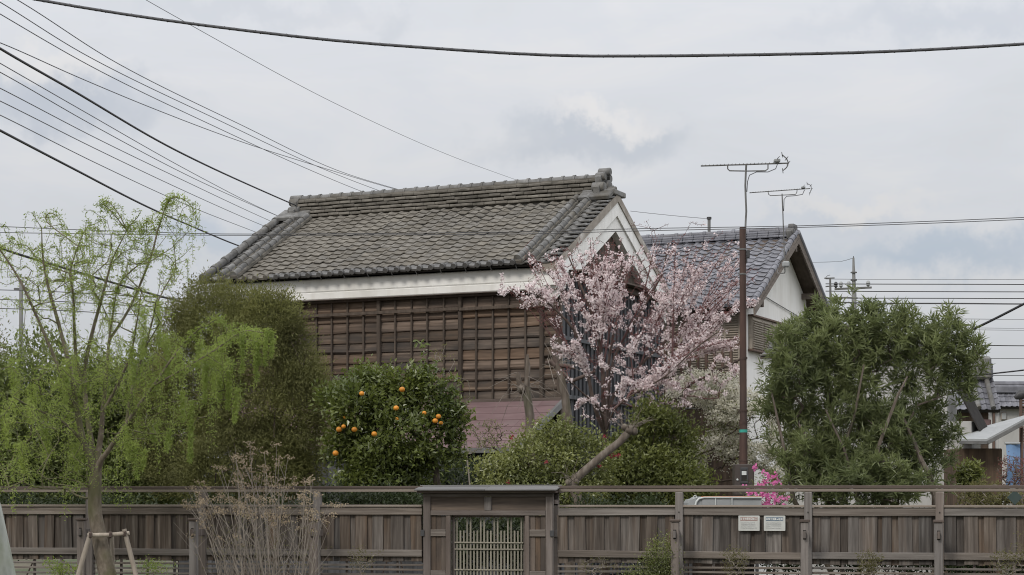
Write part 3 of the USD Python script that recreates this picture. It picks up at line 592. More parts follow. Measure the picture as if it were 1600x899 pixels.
for z in (zb - .02, zt - .01): part(bxp, 'box_rail', bx(gx + .0, gx + .16, y0 - .03, y1 + .03, z, z + .05, .006), M['louver_frame'])
# louvers and lattice on the front wall
wx0, wx1 = on_plane(O2, 1040, fy), on_plane(O2, 1160, fy)
up_ = part(house, 'louvered_window', bx(wx0, wx1, fy - .10, fy, ZE2 - .85, ZE2 - .12, .01), M['louver'])
for a, b in zip(np.linspace(wx0 + .05, wx1 - .05, 6)[:-1], np.linspace(wx0 + .05, wx1 - .05, 6)[1:]):
    for z in np.arange(ZE2 - .79, ZE2 - .16, .062): part(up_, 'slat', beam((a + .03, fy - .12, z), (b - .03, fy - .12, z), .034, .028, up=(0, -1, 1.2), b=.004), M['louver'])
lo_ = part(house, 'lattice_window', bx(wx0 + .0, wx1, fy - .10, fy, ZE2 - 2.55, ZE2 - .98, .01), M['louver'])
nb = 9; ee = np.linspace(wx0 + .04, wx1 - .04, nb + 1)
for a, b in zip(ee[:-1], ee[1:]):
    part(lo_, 'lattice_bar', bx(a - .03, a + .03, fy - .17, fy - .10, ZE2 - 2.5, ZE2 - 1.0, .005), M['louver_frame'])
    for z in np.arange(ZE2 - 2.45, ZE2 - 1.05, .066): part(lo_, 'slat', beam((a + .05, fy - .118, z), (b - .05, fy - .118, z), .03, .03, up=(0, -1, 1.2), b=.004), M['louver'])
part(house, 'base_board', bx(wx0 - .3, gx, fy - .06, fy, 0, ZE2 - 2.6, .01), M['gate_panel'])
part(house, 'mid_rail', bx(wx0 - .1, gx + .02, fy - .09, fy, ZE2 - .985, ZE2 - .845, .01), M['louver_frame'])
part(house, 'cornice', bx(wx0 - .5, gx + .02, fy - .05, fy, ZE2 - .10, ZE2 + .1, .01), M['barge'])
part(house, 'conduit', cat([tube([(gx + .03, on_gable(O2, p, gx), EYE + (HOR - q) / F * 52.5) for p, q in ((1186, 466), (1215, 474), (1240, 481), (1268, 490))], .012, 5)]), M['wire'])

# ------------------------------------------------------------------ fence and gate
rng = np.random.default_rng(21)
FA = 11.2; cf, sf = math.cos(math.radians(FA)), math.sin(math.radians(FA))
OF = np.array([*P(1263, 778, 26.95)[:2], 0.0])            # foot of the post at the right of the signs
def fx(px, y=0.0):                                        # distance along the fence of photo column px, on the plane y behind the fence line
    k = (px - 800) / F; B = np.array([OF[0] + y * sf, OF[1] + y * cf]); return (k * B[1] - B[0]) / (cf + k * sf)
E = EYE
def fence(label, posts, x0, x1, hik):
    t = thing('wooden_fence', label, 'fence', OF, -FA)
    part(t, 'top_rail', [bx(x0, x1, -.062, .062, E + .128, E + .172, .006)], M['rail_brown'])
    part(t, 'top_rail_support', [bx(x0, x1, -.058, .05, E + .083, E + .124, .006)], M['rail_tan'])
    part(t, 'cap_rail', [bx(x0, x1, -.085, .085, E - .138, E - .103, .008)], M['rail_tan'])
    b = [x0] + [p for p in posts if x0 < p < x1] + [x1]
    for p in posts:
        part(t, 'post', bx(p - .055, p + .055, -.10, .03, 0, E + .080, .008), M['fence_post'])
        part(t, 'peg', bx(p - .008, p + .008, -.106, -.1, E - .215, E - .195, .003), M['dark'])
    for p in hik:
        o = part(t, 'prop_post', bx(p - .056, p + .056, -.56, -.46, 0, E - .34, .01), M['fence_post'])
        part(o, 'post_cap', bx(p - .072, p + .072, -.58, -.44, E - .338, E - .30, .008), M['rail_brown'])
        part(o, 'tie_beam', bx(p - .018, p + .018, -.62, -.09, E - .56, E - .46, .005), M['gate_wood'])
        part(o, 'mortise', bx(p - .022, p + .022, -.563, -.5, E - .575, E - .445, .002), M['dark'])
        part(o, 'tie_beam', bx(p - .018, p + .018, -.62, -.09, .55, .65, .005), M['gate_wood'])
    for a, c in zip(b[:-1], b[1:]):
        if c - a < .15: continue
        a, c = a + .05 * (a > x0), c - .05 * (c < x1)
        part(t, 'upper_plank', beam((a, -.045, E - .196 + rng.normal() * .004), (c, -.045, E - .196 + rng.normal() * .004), .035, .112, b=.006), M['fence_rail'])
        part(t, 'lower_plank', beam((a, -.05, E - .812 + rng.normal() * .007), (c, -.05, E - .812 + rng.normal() * .007), .04, .10, b=.006), M['fence_rail'])
        part(t, 'back_rail', bx(a, c, .02, .06, E - .55, E - .47, .006), M['fence_rail'])
        x, k = a, 0
        while x < c - .02:
            w = min(.125 + rng.normal() * .022, c - x); fr = k % 2; j = rng.normal() * .004; tl = rng.normal() * .007
            z0, z1 = E - .935 + rng.normal() * .006, E - .245
            part(t, 'board', beam((x + w / 2 + tl, -.022 + fr * .026 + j, z0), (x + w / 2 - tl, -.022 + fr * .026 + j, z1), w + .035 * (1 - fr) - .002, .018, up=(0, 1, 0), b=.004), M['fence'])
            x += w; k += 1
        for z in np.arange(E - .985, .1, -.071):
            part(t, 'slat', beam((a - .01, -.03 + rng.normal() * .003, z + rng.normal() * .004), (c + .01, -.03 + rng.normal() * .003, z + rng.normal() * .004), .03, .030, b=.004), M['fence_rail'])
        for q in (1, 2, 3): part(t, 'stake', bx(a + (c - a) * q / 4 - .018, a + (c - a) * q / 4 + .018, .0, .035, 0, E - .93, .004), M['gate_wood'])
    return t
PL = [fx(p) for p in (-355, -195, -35, 143, 319, 497)]; PR = [fx(p) for p in (1062, 1263, 1468, 1676, 1890, 2110)]
gl, gr = fx(662), fx(872)
fl = fence('weathered board fence left of the gate, behind the propped willow', PL, fx(-520), gl - .01, [fx(128, -.5), fx(303, -.5), fx(490, -.5)])
fr_ = fence('weathered board fence right of the gate, carrying two white notices', PR, gr + .01, fx(2330), [fx(1055, -.5), fx(1257.5, -.5), fx(1466.5, -.5), fx(1678, -.5)])
# gate (front face y=-.12)
g = thing('garden_gate', 'low roofed wooden garden gate with lattice door between the two fences', 'gate', OF, -FA)
yf = -.14
def gz(py): return E + (HOR - py) / F * 27.45
def gx_(p): return fx(p, yf)
part(g, 'post', bx(gx_(661), gx_(672.5), yf, yf + .11, 0, gz(770), .008), M['gate_wood'])
part(g, 'post', bx(gx_(852.5), gx_(863.5), yf, yf + .11, 0, gz(770), .008), M['gate_wood'])
part(g, 'back_post', bx(gx_(662) + .0, gx_(672), .34, .43, 0, gz(770), .008), M['gate_wood']); part(g, 'back_post', bx(gx_(852.5) + .02, gx_(863.5), .34, .43, 0, gz(770), .008), M['gate_wood'])
for p in (662.5, 862): 
    x = gx_(p); part(g, 'side_panel', bx(x - .012, x + .012, yf + .112, .338, .2, gz(790), .003), M['gate_panel'])
    part(g, 'side_rail', bx(x - .03, x + .03, yf + .112, .338, gz(788), gz(781), .004), M['gate_beam'])
    part(g, 'side_rail', bx(x - .028, x + .028, yf + .112, .338, gz(840), gz(829), .004), M['gate_beam'])
part(g, 'top_beam', bx(gx_(661) - .0, gx_(864), yf - .012, yf + .10, gz(776.3), gz(770.5), .006), M['gate_beam'])
part(g, 'lintel', bx(gx_(672.7), gx_(852.3), yf - .004, yf + .09, gz(806), gz(798.3), .006), M['gate_beam'])
part(g, 'header_stile', bx(gx_(756.5), gx_(767.5), yf - .002, yf + .08, gz(798), gz(776.6), .006), M['gate_wood'])
part(g, 'header_panel', bx(gx_(672), gx_(757), yf + .03, yf + .05, gz(799), gz(776), .003), M['gate_panel_h']); part(g, 'header_panel', bx(gx_(767), gx_(853), yf + .03, yf + .05, gz(799), gz(776), .003), M['gate_panel_h'])
part(g, 'door_jamb', bx(gx_(696.5), gx_(703.5), yf, yf + .09, 0, gz(806.3), .006), M['gate_wood']); part(g, 'door_jamb', bx(gx_(819.8), gx_(827), yf, yf + .09, 0, gz(806.3), .006), M['gate_wood'])
for a, b in ((672.7, 696.3), (827.2, 852.3)):
    n = 3; xe = np.linspace(gx_(a), gx_(b), n + 1)
    for k in range(n):
        part(g, 'infill_board', bx(xe[k] + .001, xe[k + 1] - .001, yf + .03 + .006 * (k % 2), yf + .05 + .006 * (k % 2), gz(893), gz(806.5), .003), M['gate_panel'])
    part(g, 'infill_rail', bx(gx_(a), gx_(b), yf + .004, yf + .035, gz(839), gz(828), .005), M['fence_rail'])
    part(g, 'infill_rail', bx(gx_(a), gx_(b), yf + .004, yf + .06, gz(903), gz(893), .005), M['gate_beam'])
    part(g, 'skirt_board', bx(gx_(a), gx_(b), yf + .03, yf + .05, .05, gz(904), .004), M['gate_panel'])
for p in (661.0, 863.5): part(g, 'tenon_end', bx(gx_(p) - .035, gx_(p) + .02, yf - .02, yf + .02, gz(839), gz(829), .005), M['dark_metal'])
# roof: two low board slopes
rf = part(g, 'roof', [bx(gx_(655) , gx_(868.5) + .02, -.30 + .02, .42, gz(770.3), gz(766.6), .004)], M['rail_brown'])
zr, ze = gz(760.5), gz(766.2)
for k, (ya, yb) in enumerate(((-.33, .07), (.50, .07))):
    s_3, n_3, L_3 = slope_frame(ya, ze, yb, zr)
    xe = np.linspace(gx_(652), gx_(870) + .03, 3)
    for i in range(2): part(rf, 'roof_board', on_slope(bx(xe[i] + .001, xe[i + 1] - .001, -.01, L_3, -.006, .014, .004), (0, ya, ze), s_3, n_3), M['gate_roof'])
part(rf, 'roof_cap', bx(xe[0], xe[-1], .02, .12, zr + .006, zr + .026, .006), M['gate_roof'])
part(rf, 'gable_board', bx(xe[-1] - .06, xe[-1] - .03, -.26, .44, ze - .035, ze - .004, .004), M['gate_wood']); part(rf, 'gable_board', bx(xe[0] + .03, xe[0] + .06, -.26, .44, ze - .035, ze - .004, .004), M['gate_wood'])
# sliding lattice door
dr = part(g, 'door', [bx(gx_(704), gx_(708.5), yf + .10, yf + .14, .1, gz(806), .004), bx(gx_(815.5), gx_(819.5), yf + .10, yf + .14, .1, gz(806), .004), bx(gx_(704), gx_(819.5), yf + .10, yf + .14, gz(809), gz(806), .004), bx(gx_(704), gx_(819.5), yf + .10, yf + .14, .1, .2, .004)], M['gate_wood'])
tall = [1, 0, 0, 1, 1, 0, 0, 1, 1, 0, 0, 1, 1, 0, 0, 1, 1, 0, 0, 1]
for k, t_ in enumerate(tall):
    x = gx_(711.7 + 5.31 * k); part(dr, 'lattice_bar', bx(x - .012, x + .012, yf + .095, yf + .118, .2, gz(809.2) if t_ else gz(830 + rng.random() * .6), .003), M['bamboo'])
for q in (849, 859.6, 892, 930, 970): part(dr, 'lattice_rail', bx(gx_(708), gx_(816), yf + .078, yf + .094, gz(q + 1.1), gz(q - 1.1), .003), M['bamboo'])
# notices
def notice(px0, px1, py0, py1, head, label, rr):
    y = -.085
    x0, x1 = fx(px0, y), fx(px1, y); zf = 27.1; z1, z0 = E + (HOR - py0) / F * zf, E + (HOR - py1) / F * zf
    t = thing('notice_board', label, 'sign', OF, -FA)
    w, h = x1 - x0, z1 - z0
    poly = Polygon([(x0, z0), (x1, z0), (x1, z1), (x0, z1)]).buffer(-.012).buffer(.012, quad_segs=4); m = trimesh.creation.extrude_polygon(poly, .006, engine='earcut'); v = np.asarray(m.vertices)
    part(t, 'plate', (np.stack([v[:, 0], y - v[:, 2], v[:, 1]], 1), m.faces), M['sign'])
    hx0, hx1, hz0, hz1 = x0 + w * .09, x1 - w * .10, z1 - h * .34, z1 - h * .10
    part(t, 'header_strip', sbox(hx0, hx1, y - .0078, y - .0062, hz0, hz1), head)
    gl_ = []                                              # eight heading characters as short strokes
    for k in range(8):
        cx = hx0 + (hx1 - hx0) * (k + .62) / 8.3; cw = (hx1 - hx0) / 11; z_a, z_b = hz0 + (hz1 - hz0) * .22, hz1 - (hz1 - hz0) * .2
        for q in range(4):
            if rr.random() < .55: zz = z_a + (z_b - z_a) * rr.random(); gl_.append(sbox(cx - cw * .5, cx + cw * .5, y - .0092, y - .008, zz - .003, zz + .003))
            else: xx = cx + cw * (rr.random() - .5); gl_.append(sbox(xx - .003, xx + .003, y - .0092, y - .008, z_a, z_b))
    part(t, 'heading', gl_, M['print_white'])
    gl_ = []
    for r_ in (.48, .58, .68, .82):
        zz = z1 - h * r_; x = x0 + w * (.09 + rr.random() * .05)
        while x < x1 - w * (.14 + .1 * rr.random()):
            cw = w * (.022 + .02 * rr.random())
            for q in range(3):
                a_ = zz + h * .03 * (rr.random() - .5) * 2
                gl_.append(sbox(x, x + cw * .8, y - .0074, y - .0062, a_ - .0016, a_ + .0016))
            x += cw * 1.15
    part(t, 'small_print', gl_, M['print_grey'])
rr = np.random.default_rng(4)
notice(1153.8, 1187, 805.8, 829.6, M['sign_red'], 'white notice with faded reddish heading, left of the pair on the fence', rr)
notice(1193.6, 1227, 805.8, 829.6, M['sign_blue'], 'white notice with blue-grey heading, right of the pair on the fence', rr)

# ------------------------------------------------------------------ pole, meter box, aerials
def rel(o, pts): return [np.asarray(p) - o for p in pts]
zp = 31.0; oP = np.array([*P(1161.5, 778, zp)[:2], 0.0]); mpx = zp / F
pole = thing('service_pole', 'rusty brown steel service pole standing on the meter box', 'pole', oP)
hz = lambda q: EYE + (HOR - q) / F * zp
part(pole, 'shaft', tube([(0, 0, hz(727)), (0, 0, hz(660)), (0, 0, hz(659)), (-.012, 0, hz(357)), (-.012, 0, hz(355))], [.066, .064, .058, .052, .045], 14), M['rust'], smooth=40)
for q, r in ((720, .072), (661, .070), (642, .066), (560, .064)): part(pole, 'collar', cyl((0, 0, hz(q + 1.6)), (0, 0, hz(q - 1.6)), r, 14), M['rust'], smooth=40)
part(pole, 'marking_tape', cyl((0, 0, hz(676)), (0, 0, hz(671.5)), .0655, 14), M['teal'], smooth=40)
for q in (390, 428.5): part(pole, 'band', cyl((-.012, 0, hz(q + 1.2)), (-.012, 0, hz(q - 1.2)), .060, 14), M['steel'], smooth=40)
part(pole, 'cable_clamp', cat([bx(.045, .10, -.05, .02, hz(404), hz(391), .01), bx(.04, .06, -.04, .0, hz(412), hz(402), .006)]), M['dark_metal'])
mb = thing('meter_box', 'brown electric meter box on a pedestal at the foot of the rusty pole', 'meter box', np.array([*P(1161.5, 778, zp - .1)[:2], 0.0]))
part(mb, 'cabinet', bx(-.155, .155, -.16, .2, hz(774.5), hz(726), .012), M['meter'])
part(mb, 'pedestal', bx(-.158, .158, -.165, .2, 0, hz(775), .01), M['meter'])
wd = part(mb, 'window_frame', cat([bx(-.07, .055, -.172, -.15, hz(756), hz(752), .004), bx(-.07, .055, -.172, -.15, hz(735), hz(731), .004), bx(-.07, -.05, -.172, -.15, hz(752), hz(735), .003), bx(.035, .055, -.172, -.15, hz(752), hz(735), .003)]), M['dark_metal'])
part(wd, 'window', bx(-.052, .037, -.165, -.155, hz(754), hz(733), .002), M['dark'])
part(wd, 'meter_dial', bx(-.045, .03, -.17, -.16, hz(743), hz(736.5), .004), M['white_paint'])
part(mb, 'lock_knob', tube([(-.115, -.16, hz(750)), (-.115, -.175, hz(750)), (-.115, -.182, hz(750))], [.017, .017, .01], 10), M['white_paint'], smooth=40)
def aerial(name, label, z, mast, boom, arm, box_px, reflect, oz, clamp=None):
    f = lambda a, b, dy=0.0: P(a, b, z + dy)
    o = np.array([*P(mast[0][0], 778, z)[:2], 0.0]); t = thing(name, label, 'antenna', o)
    part(t, 'mast', tube(rel(o, [f(*q) for q in mast]), .016, 8), M['steel'], smooth=40)
    b0, b1 = f(*boom[0]), f(*boom[1])
    part(t, 'boom', beam(b0 - o, b1 - o, .018, .022, b=.003), M['steel'])
    n = 20
    for k in range(n):
        c = b0 + (b1 - b0) * (k + .3) / (n + 3.5) - o; l = .085 + .03 * k / n
        part(t, 'director_rod', tube([c + [-.004, -l, .004], c + [.004, l, .012]], .004, 5), M['steel'])
    part(t, 'support_arm', tube(rel(o, [f(*q) for q in arm]), .011, 7), M['steel'], smooth=40)
    c = f(*box_px) - o
    dp = part(t, 'dipole_box', bx(c[0] - .05, c[0] + .05, c[1] - .05, c[1] + .05, c[2] - .02, c[2] + .03, .01), M['grey_paint'])
    part(dp, 'folded_dipole', tube([c + [0, -.16, .03], c + [0, .16, .03], c + [0.02, .16, .05], c + [.02, -.16, .05]], .005, 5), M['steel'])
    for k, q in enumerate(reflect[1:-1]):
        c = f(*q) - o; part(t, 'reflector_rod', tube([c + [0, -.17, 0], c + [0, .17, 0]], .006, 5), M['steel'])
    part(t, 'reflector_frame', tube(rel(o, [f(*q) for q in reflect]), .010, 6), M['steel'], smooth=40)
    for q in (reflect[0], reflect[-1]): c = f(*q) - o; part(t, 'reflector_rod', tube([c + [-.03, -.17, .01], c + [.03, .17, -.01]], .006, 5), M['steel'])
    return t, o, f
t, o, f = aerial('tv_aerial', 'larger television aerial clamped to the top of the rusty pole', zp + .07, [(1163.8, 428), (1164, 400), (1163.6, 380), (1166, 330), (1164.5, 290), (1166, 257)], ((1095, 259.6), (1232, 255.2)),
    [(1137, 258.5), (1137, 264), (1140, 267), (1166, 267.5), (1196, 267), (1200, 264), (1200, 256.3)], (1214, 252), [(1222, 242), (1229, 248), (1232, 255), (1229, 262), (1223, 267)], 0)
part(t, 'cable', tube(rel(o, [f(*q) for q in ((1215, 256), (1212, 264), (1200, 269), (1182, 269), (1171, 274), (1168, 284), (1167, 300))]), .007, 5), M['wire'])
zq = 49.45
t, o, f = aerial('tv_aerial', 'smaller television aerial on the gable of the house with blue-grey tiles', zq, [(1226.5, 425), (1225, 380), (1223.5, 340), (1222, 303)], ((1171, 301.5), (1266, 294.8)),
    [(1200, 299.6), (1201, 304), (1204, 306), (1224, 305), (1243, 304), (1245, 301), (1245.5, 296.6)], (1255, 293.5), [(1261, 287), (1267, 290), (1268, 296), (1265, 303)], 0)
part(t, 'cable', tube(rel(o, [f(*q) for q in ((1257, 297), (1254, 304), (1243, 306), (1229, 307), (1225, 312), (1224.5, 330))]), .010, 5), M['wire'])
part(t, 'booster_box', bx(*(np.array([P(1222, 418, zq)[0], P(1233, 418, zq)[0]]) - o[0]), -.12, .05, P(0, 418, zq)[2], P(0, 409, zq)[2], .03), M['grey_paint'])
part(t, 'bracket', cat([tube(rel(o, [f(1226.5, 425), f(1226, 427, .1), f(1216, 428, .3), f(1214, 420, .4)]), .014, 6), tube(rel(o, [f(1225, 404), f(1216, 412, .4)]), .012, 6)]), M['steel'])
# white equipment seen through the fence
zb = 29.6; o = np.array([*P(1110, 778, zb)[:2], 0.0]); wb = thing('storage_container', 'white container with rounded shoulder and orange edge behind the fence', 'container', o)
Q = lambda a, b: P(a, b, zb) - o
prof = [(1074, 800), (1076, 786), (1079, 781), (1086, 779.5), (1090, 776.8), (1097, 776.2), (1190, 776.4), (1190, 846), (1073, 846)]
pp = [(Q(a, b)[0], Q(a, b)[2]) for a, b in prof]; m = trimesh.creation.extrude_polygon(Polygon(pp), .9, engine='earcut'); v = np.asarray(m.vertices)
part(wb, 'shell', (np.stack([v[:, 0], v[:, 2], v[:, 1]], 1), m.faces), M['grey_paint'])
part(wb, 'rim', tube([Q(*q) + [0, -.02, 0] for q in ((1086, 792), (1088, 784), (1092, 779.5), (1100, 777.5), (1190, 777.6))], .016, 8), M['white_paint'], smooth=40)
part(wb, 'edge_strip', bx(Q(1096, 0)[0], Q(1190, 0)[0], -.03, .05, Q(0, 776.6)[2], Q(0, 775.3)[2], .003), M['orange_paint'])
for px in (1143.5, 1118): part(wb, 'stiffener', bx(Q(px - .8, 0)[0], Q(px + .8, 0)[0], -.03, .0, Q(0, 845)[2], Q(0, 778.5)[2], .004), M['white_paint'])
part(wb, 'handle', tube([Q(1083.5, 779.5), Q(1084, 775.5), Q(1086, 774.2), Q(1088, 775.5), Q(1088.3, 778.5)], .008, 6), M['white_paint'], smooth=40)
for px in (1080, 1184):
    for y_ in (.06, .8): part(wb, 'leg', bx(Q(px - 2.5, 0)[0], Q(px + 2.5, 0)[0], y_, y_ + .05, 0, Q(0, 846)[2] + .01, .005), M['dark_metal'])
part(wb, 'inner_panel', bx(Q(1097, 0)[0], Q(1142, 0)[0], -.012, .0, Q(0, 843)[2], Q(0, 780)[2], .004), M['grey_paint'])

# ------------------------------------------------------------------ buildings at the far right
M['plaster_grey'] = mat('greyed_plaster', [(0, (.30, .295, .28)), (1, (.45, .445, .43))], (1.5, 1.5, .5), .9, .1, .01)
M['soffit_dark'] = mat('dark_weathered_roof_board', [(0, (.022, .02, .019)), (1, (.05, .046, .043))], (6, 6, 6), .95, spec=.1)
O3 = np.array([*P(1476, 778, 40.0)[:2], 0.0])
sh = thing('white_outbuilding', 'low white-walled outbuilding with tiled eave behind the oleander', 'outbuilding', O3, -A_)
zz3 = lambda q, z=40.0: EYE + (HOR - q) / F * z
x3 = on_plane(O3, 1205, 0); part(sh, 'wall', bx(x3, 0, .25, 1.3, 0, zz3(552), .01), M['plaster_grey'])
part(sh, 'roof', beam((x3 - .2, .8, zz3(552) + .18), (.08, .8, zz3(552) + .18), 1.3, .06), M['tile_dark'])
part(sh, 'eave_board', bx(x3 - .25, .25, -.02, .06, zz3(552), zz3(548.5), .006), M['barge'])
for k, x in enumerate(np.arange(x3 - .25, .15, .28)): part(sh, 'eave_tile', cat([bx(x + .004, x + .276, -.06, .5, zz3(548), zz3(544.5), .02), disc(0, .09, 0, 0, .05, 10) if False else bx(x + .2, x + .27, -.075, .3, zz3(548.3), zz3(543.5), .02)]), M['tile_grey'])
part(sh, 'ridge_pole', beam((x3 - .25, .8, zz3(545) + .30), (.08, .8, zz3(545) + .30), .26, .13), M['tile_grey'])
s3, n3, L3 = slope_frame(0, zz3(548), .75, zz3(545) + .26)
part(sh, 'front_tiles', [on_slope(tile_mesh(.29, L3 / 3, .028), (x, s3[1] * j * L3 / 3, zz3(548) + s3[2] * j * L3 / 3), s3, n3) for x in np.arange(x3 - .2, -.1, .29) for j in range(3)], M['tile_grey'], smooth=40)
ln_ = part(sh, 'lean_to', bx(.02, .50, .3, 1.3, 0, zz3(658), .01), M['plaster_grey'])
part(ln_, 'lean_to_roof', beam((.20, .8, zz3(604)), (.72, .8, zz3(680)), 1.2, .03, up=(0, 0, 1)), M['soffit_dark'])
# rust-brown sloping roof between house and outbuilding
O7 = np.array([*P(1345, 778, 46.0)[:2], 0.0]); rs = thing('shed', 'rust-brown sheet roof of a shed showing above the oleander', 'shed', O7, -A_)
zz7 = lambda q: EYE + (HOR - q) / F * 46
part(rs, 'wall', bx(-1.4, .9, .2, 3, 0, zz7(532), .01), M['gate_panel'])
part(rs, 'roof', [beam((-1.5, 1.5, zz7(500)), (1.1, 1.5, zz7(533)), 3.0, .10)], M['rust'])
for y in np.arange(.1, 3, .3): part(rs, 'roof_batten', beam((-1.5, y, zz7(500) + .07), (1.1, y, zz7(533) + .07), .05, .06), M['barge'])
# grey-roofed house
def small_house(o, z, px0, px1, rid, eav, label, wallm, ridge_right, base=0):
    t = thing('tiled_house', label, 'house', o, 0)
    f = lambda a, b, dy=0: P(a, b, z + dy) - o
    zr_, ze_ = f(0, rid)[2], f(0, eav)[2]; x0, x1 = f(px0, 0)[0], f(px1, 0)[0]; dp = (zr_ - ze_) * .95
    part(t, 'wall', bx(x0 + .3, x1 - .3, .4, dp * 2 - .4, 0, ze_ + .05, .02), wallm)
    s, n, L = slope_frame(0, ze_, dp, zr_); rw = max(3, int(L / .24)); cw = .22; nc = max(2, int((x1 - x0) / cw)); cw = (x1 - x0) / nc
    rf_ = part(t, 'roof', [on_slope(sbox(x0, x1, 0, L, -.12, 0), (0, 0, ze_), s, n), on_slope(sbox(x0, x1, 0, L, -.12, .03), (0, 2 * dp, ze_), *slope_frame(2 * dp, ze_, dp, zr_)[:2])], M['dark'])
    part(rf_, 'roof_tiles', [on_slope(tile_mesh(cw, L / rw, .030), (x0 + i * cw, s[1] * j * L / rw, ze_ + s[2] * j * L / rw), s, n) for i in range(nc) for j in range(rw)], M['tile_blue'], smooth=40, kind='stuff')
    part(rf_, 'ridge', cat([bx(x0, x1, dp - .22, dp + .22, zr_ - .05, zr_ + .3, .05), cyl((x0, dp, zr_ + .36), (x1, dp, zr_ + .36), .14)]), M['tile_blue'], smooth=35)
    if ridge_right:
        for dx in (.25, .75): part(rf_, 'descending_ridge', on_slope(cyl((x1 - dx, 0, .10), (x1 - dx, L, .10), .09), (0, 0, ze_), s, n), M['tile_grey'], smooth=40)
        part(rf_, 'ridge_end_tile', bx(x1 - .95, x1 - .1, dp - .4, dp + .1, zr_ - .1, zr_ + .7, .08), M['tile_grey'])
    return t, f, (x0, x1, dp, ze_, zr_)
z4 = 66.0; o4 = np.array([*P(1530, 778, z4)[:2], 0.0])
t, f, d = small_house(o4, z4, 1480, 1563, 586, 641, 'grey tiled house end with twin descending ridges beyond the pale canopy', M['gate_panel'], True)
part(t, 'veranda_post', bx(f(1553, 0)[0], f(1556, 0)[0], .1, .25, 0, d[3], .02), M['louver_frame'])
part(t, 'orange_brown_panel', bx(f(1533, 0)[0], f(1552, 0)[0], .30, .38, f(0, 672)[2], f(0, 655)[2], .02), M['maroon'])
part(t, 'pale_wall_panel', bx(f(1556, 0)[0], f(1563, 0)[0], .2, .36, 0, f(0, 643)[2], .02), M['plaster_grey'])
z5 = 84.0; o5 = np.array([*P(1585, 778, z5)[:2], 0.0])
t, f, d = small_house(o5, z5, 1540, 1640, 612, 636, 'farther pale-walled house with grey tile roof at the right edge', M['plaster_grey'], False)
wn = part(t, 'window', bx(f(1567, 0)[0], f(1576, 0)[0], .32, .39, f(0, 656)[2], f(0, 644)[2], .02), M['louver'])
part(wn, 'pane', bx(f(1568, 0)[0], f(1575, 0)[0], .29, .315, f(0, 655)[2], f(0, 645)[2], .01), M['grey_paint'])
z6 = 38.6; o6 = np.array([*P(1545, 778, z6)[:2], 0.0]); f = lambda a, b, dy=0: P(a, b, z6 + dy) - o6
cn = thing('canopy', 'pale flat canopy with grey fascia over a dark brown wall at the right', 'canopy', o6)
part(cn, 'canopy_roof', cat([(np.array([f(1500, 693), f(1542, 693.5), f(1612, 655), f(1500, 686, 3), f(1560, 668, 3), f(1625, 650, 3), f(1500, 690) + [0, 0, .05], f(1542, 690) + [0, 0, .05], f(1612, 652) + [0, 0, .05], f(1500, 680, 3) + [0, 0, .05], f(1560, 664, 3) + [0, 0, .05], f(1625, 646, 3) + [0, 0, .05]]),
    np.array([[0, 1, 4], [0, 4, 3], [1, 2, 5], [1, 5, 4], [6, 10, 7], [6, 9, 10], [7, 11, 8], [7, 10, 11], [0, 7, 1], [0, 6, 7], [1, 8, 2], [1, 7, 8], [3, 4, 10], [3, 10, 9], [0, 3, 9], [0, 9, 6], [2, 8, 11], [2, 11, 5]]))]), M['grey_paint'])
part(cn, 'fascia', [beam(f(1498, 691.5) + [0, -.05, 0], f(1542, 692) + [0, -.05, 0], .04, .07), beam(f(1542, 692) + [0, -.05, 0], f(1612, 654) + [0, -.05, 0], .04, .08)], M['steel'])
part(cn, 'wall', bx(f(1504, 0)[0], f(1574, 0)[0], .4, 2.4, 0, f(0, 700)[2], .02), M['gate_panel'])
part(cn, 'post', bx(f(1600, 0)[0], f(1604, 0)[0], .2, .3, 0, f(0, 668)[2], .01), M['louver_frame'])
z8 = 50.0; o8 = np.array([*P(1590, 778, z8)[:2], 0.0]); f = lambda a, b: P(a, b, z8) - o8
lv = thing('louvered_screen', 'dark brown louvered screen with curved top at the right edge', 'screen', o8)
part(lv, 'post', bx(f(1593, 0)[0], f(1597, 0)[0], -.05, .05, 0, f(0, 622)[2], .01), M['louver_frame'])
part(lv, 'post', bx(f(1634, 0)[0], f(1638, 0)[0], -.05, .05, 0, f(0, 622)[2], .01), M['louver_frame'])
for q in np.arange(626, 720, 4.6): part(lv, 'slat', beam(f(1597, q), f(1634, q), .04, .035, b=.004), M['louver_frame'])
part(lv, 'top_cover', tube([f(1586, 622) , f(1592, 618), f(1610, 614), f(1640, 613)], [.05, .12, .13, .13], 10), M['dark_metal'], smooth=40)
M['blue'] = mat('faded_blue_sheet', [(0, (.11, .19, .33)), (1, (.17, .28, .44))], (2, 2, 2), .5, .2, .02)
tp = thing('blue_tarpaulin', 'faded blue tarpaulin sheet hung behind the bare red bush', 'tarpaulin', np.array([*P(1590, 778, 45)[:2], 0.0])); f = lambda a, b: P(a, b, 45) - np.array([*P(1590, 778, 45)[:2], 0.0])
n = 12; X, Z = np.meshgrid(np.linspace(f(1572, 0)[0], f(1640, 0)[0], n), np.linspace(f(0, 760)[2], f(0, 693)[2], n), indexing='ij'); v = np.stack([X.ravel(), .06 * np.sin(X.ravel() * 9) + .05 * np.sin(Z.ravel() * 6), Z.ravel()], 1)
i = (np.arange(n - 1)[:, None] * n + np.arange(n - 1)[None]).ravel(); part(tp, 'sheet', (v, np.vstack([np.stack([i, i + n, i + n + 1], 1), np.stack([i, i + n + 1, i + 1], 1)])), M['blue'], smooth=True)
part(tp, 'top_bar', cyl(f(1570, 693), f(1642, 693), .03), M['grey_paint'])
M['green_sign'] = mat('dark_green_plate', [(0, (.035, .052, .047)), (1, (.055, .075, .068))], (9, 9, 9), .5)
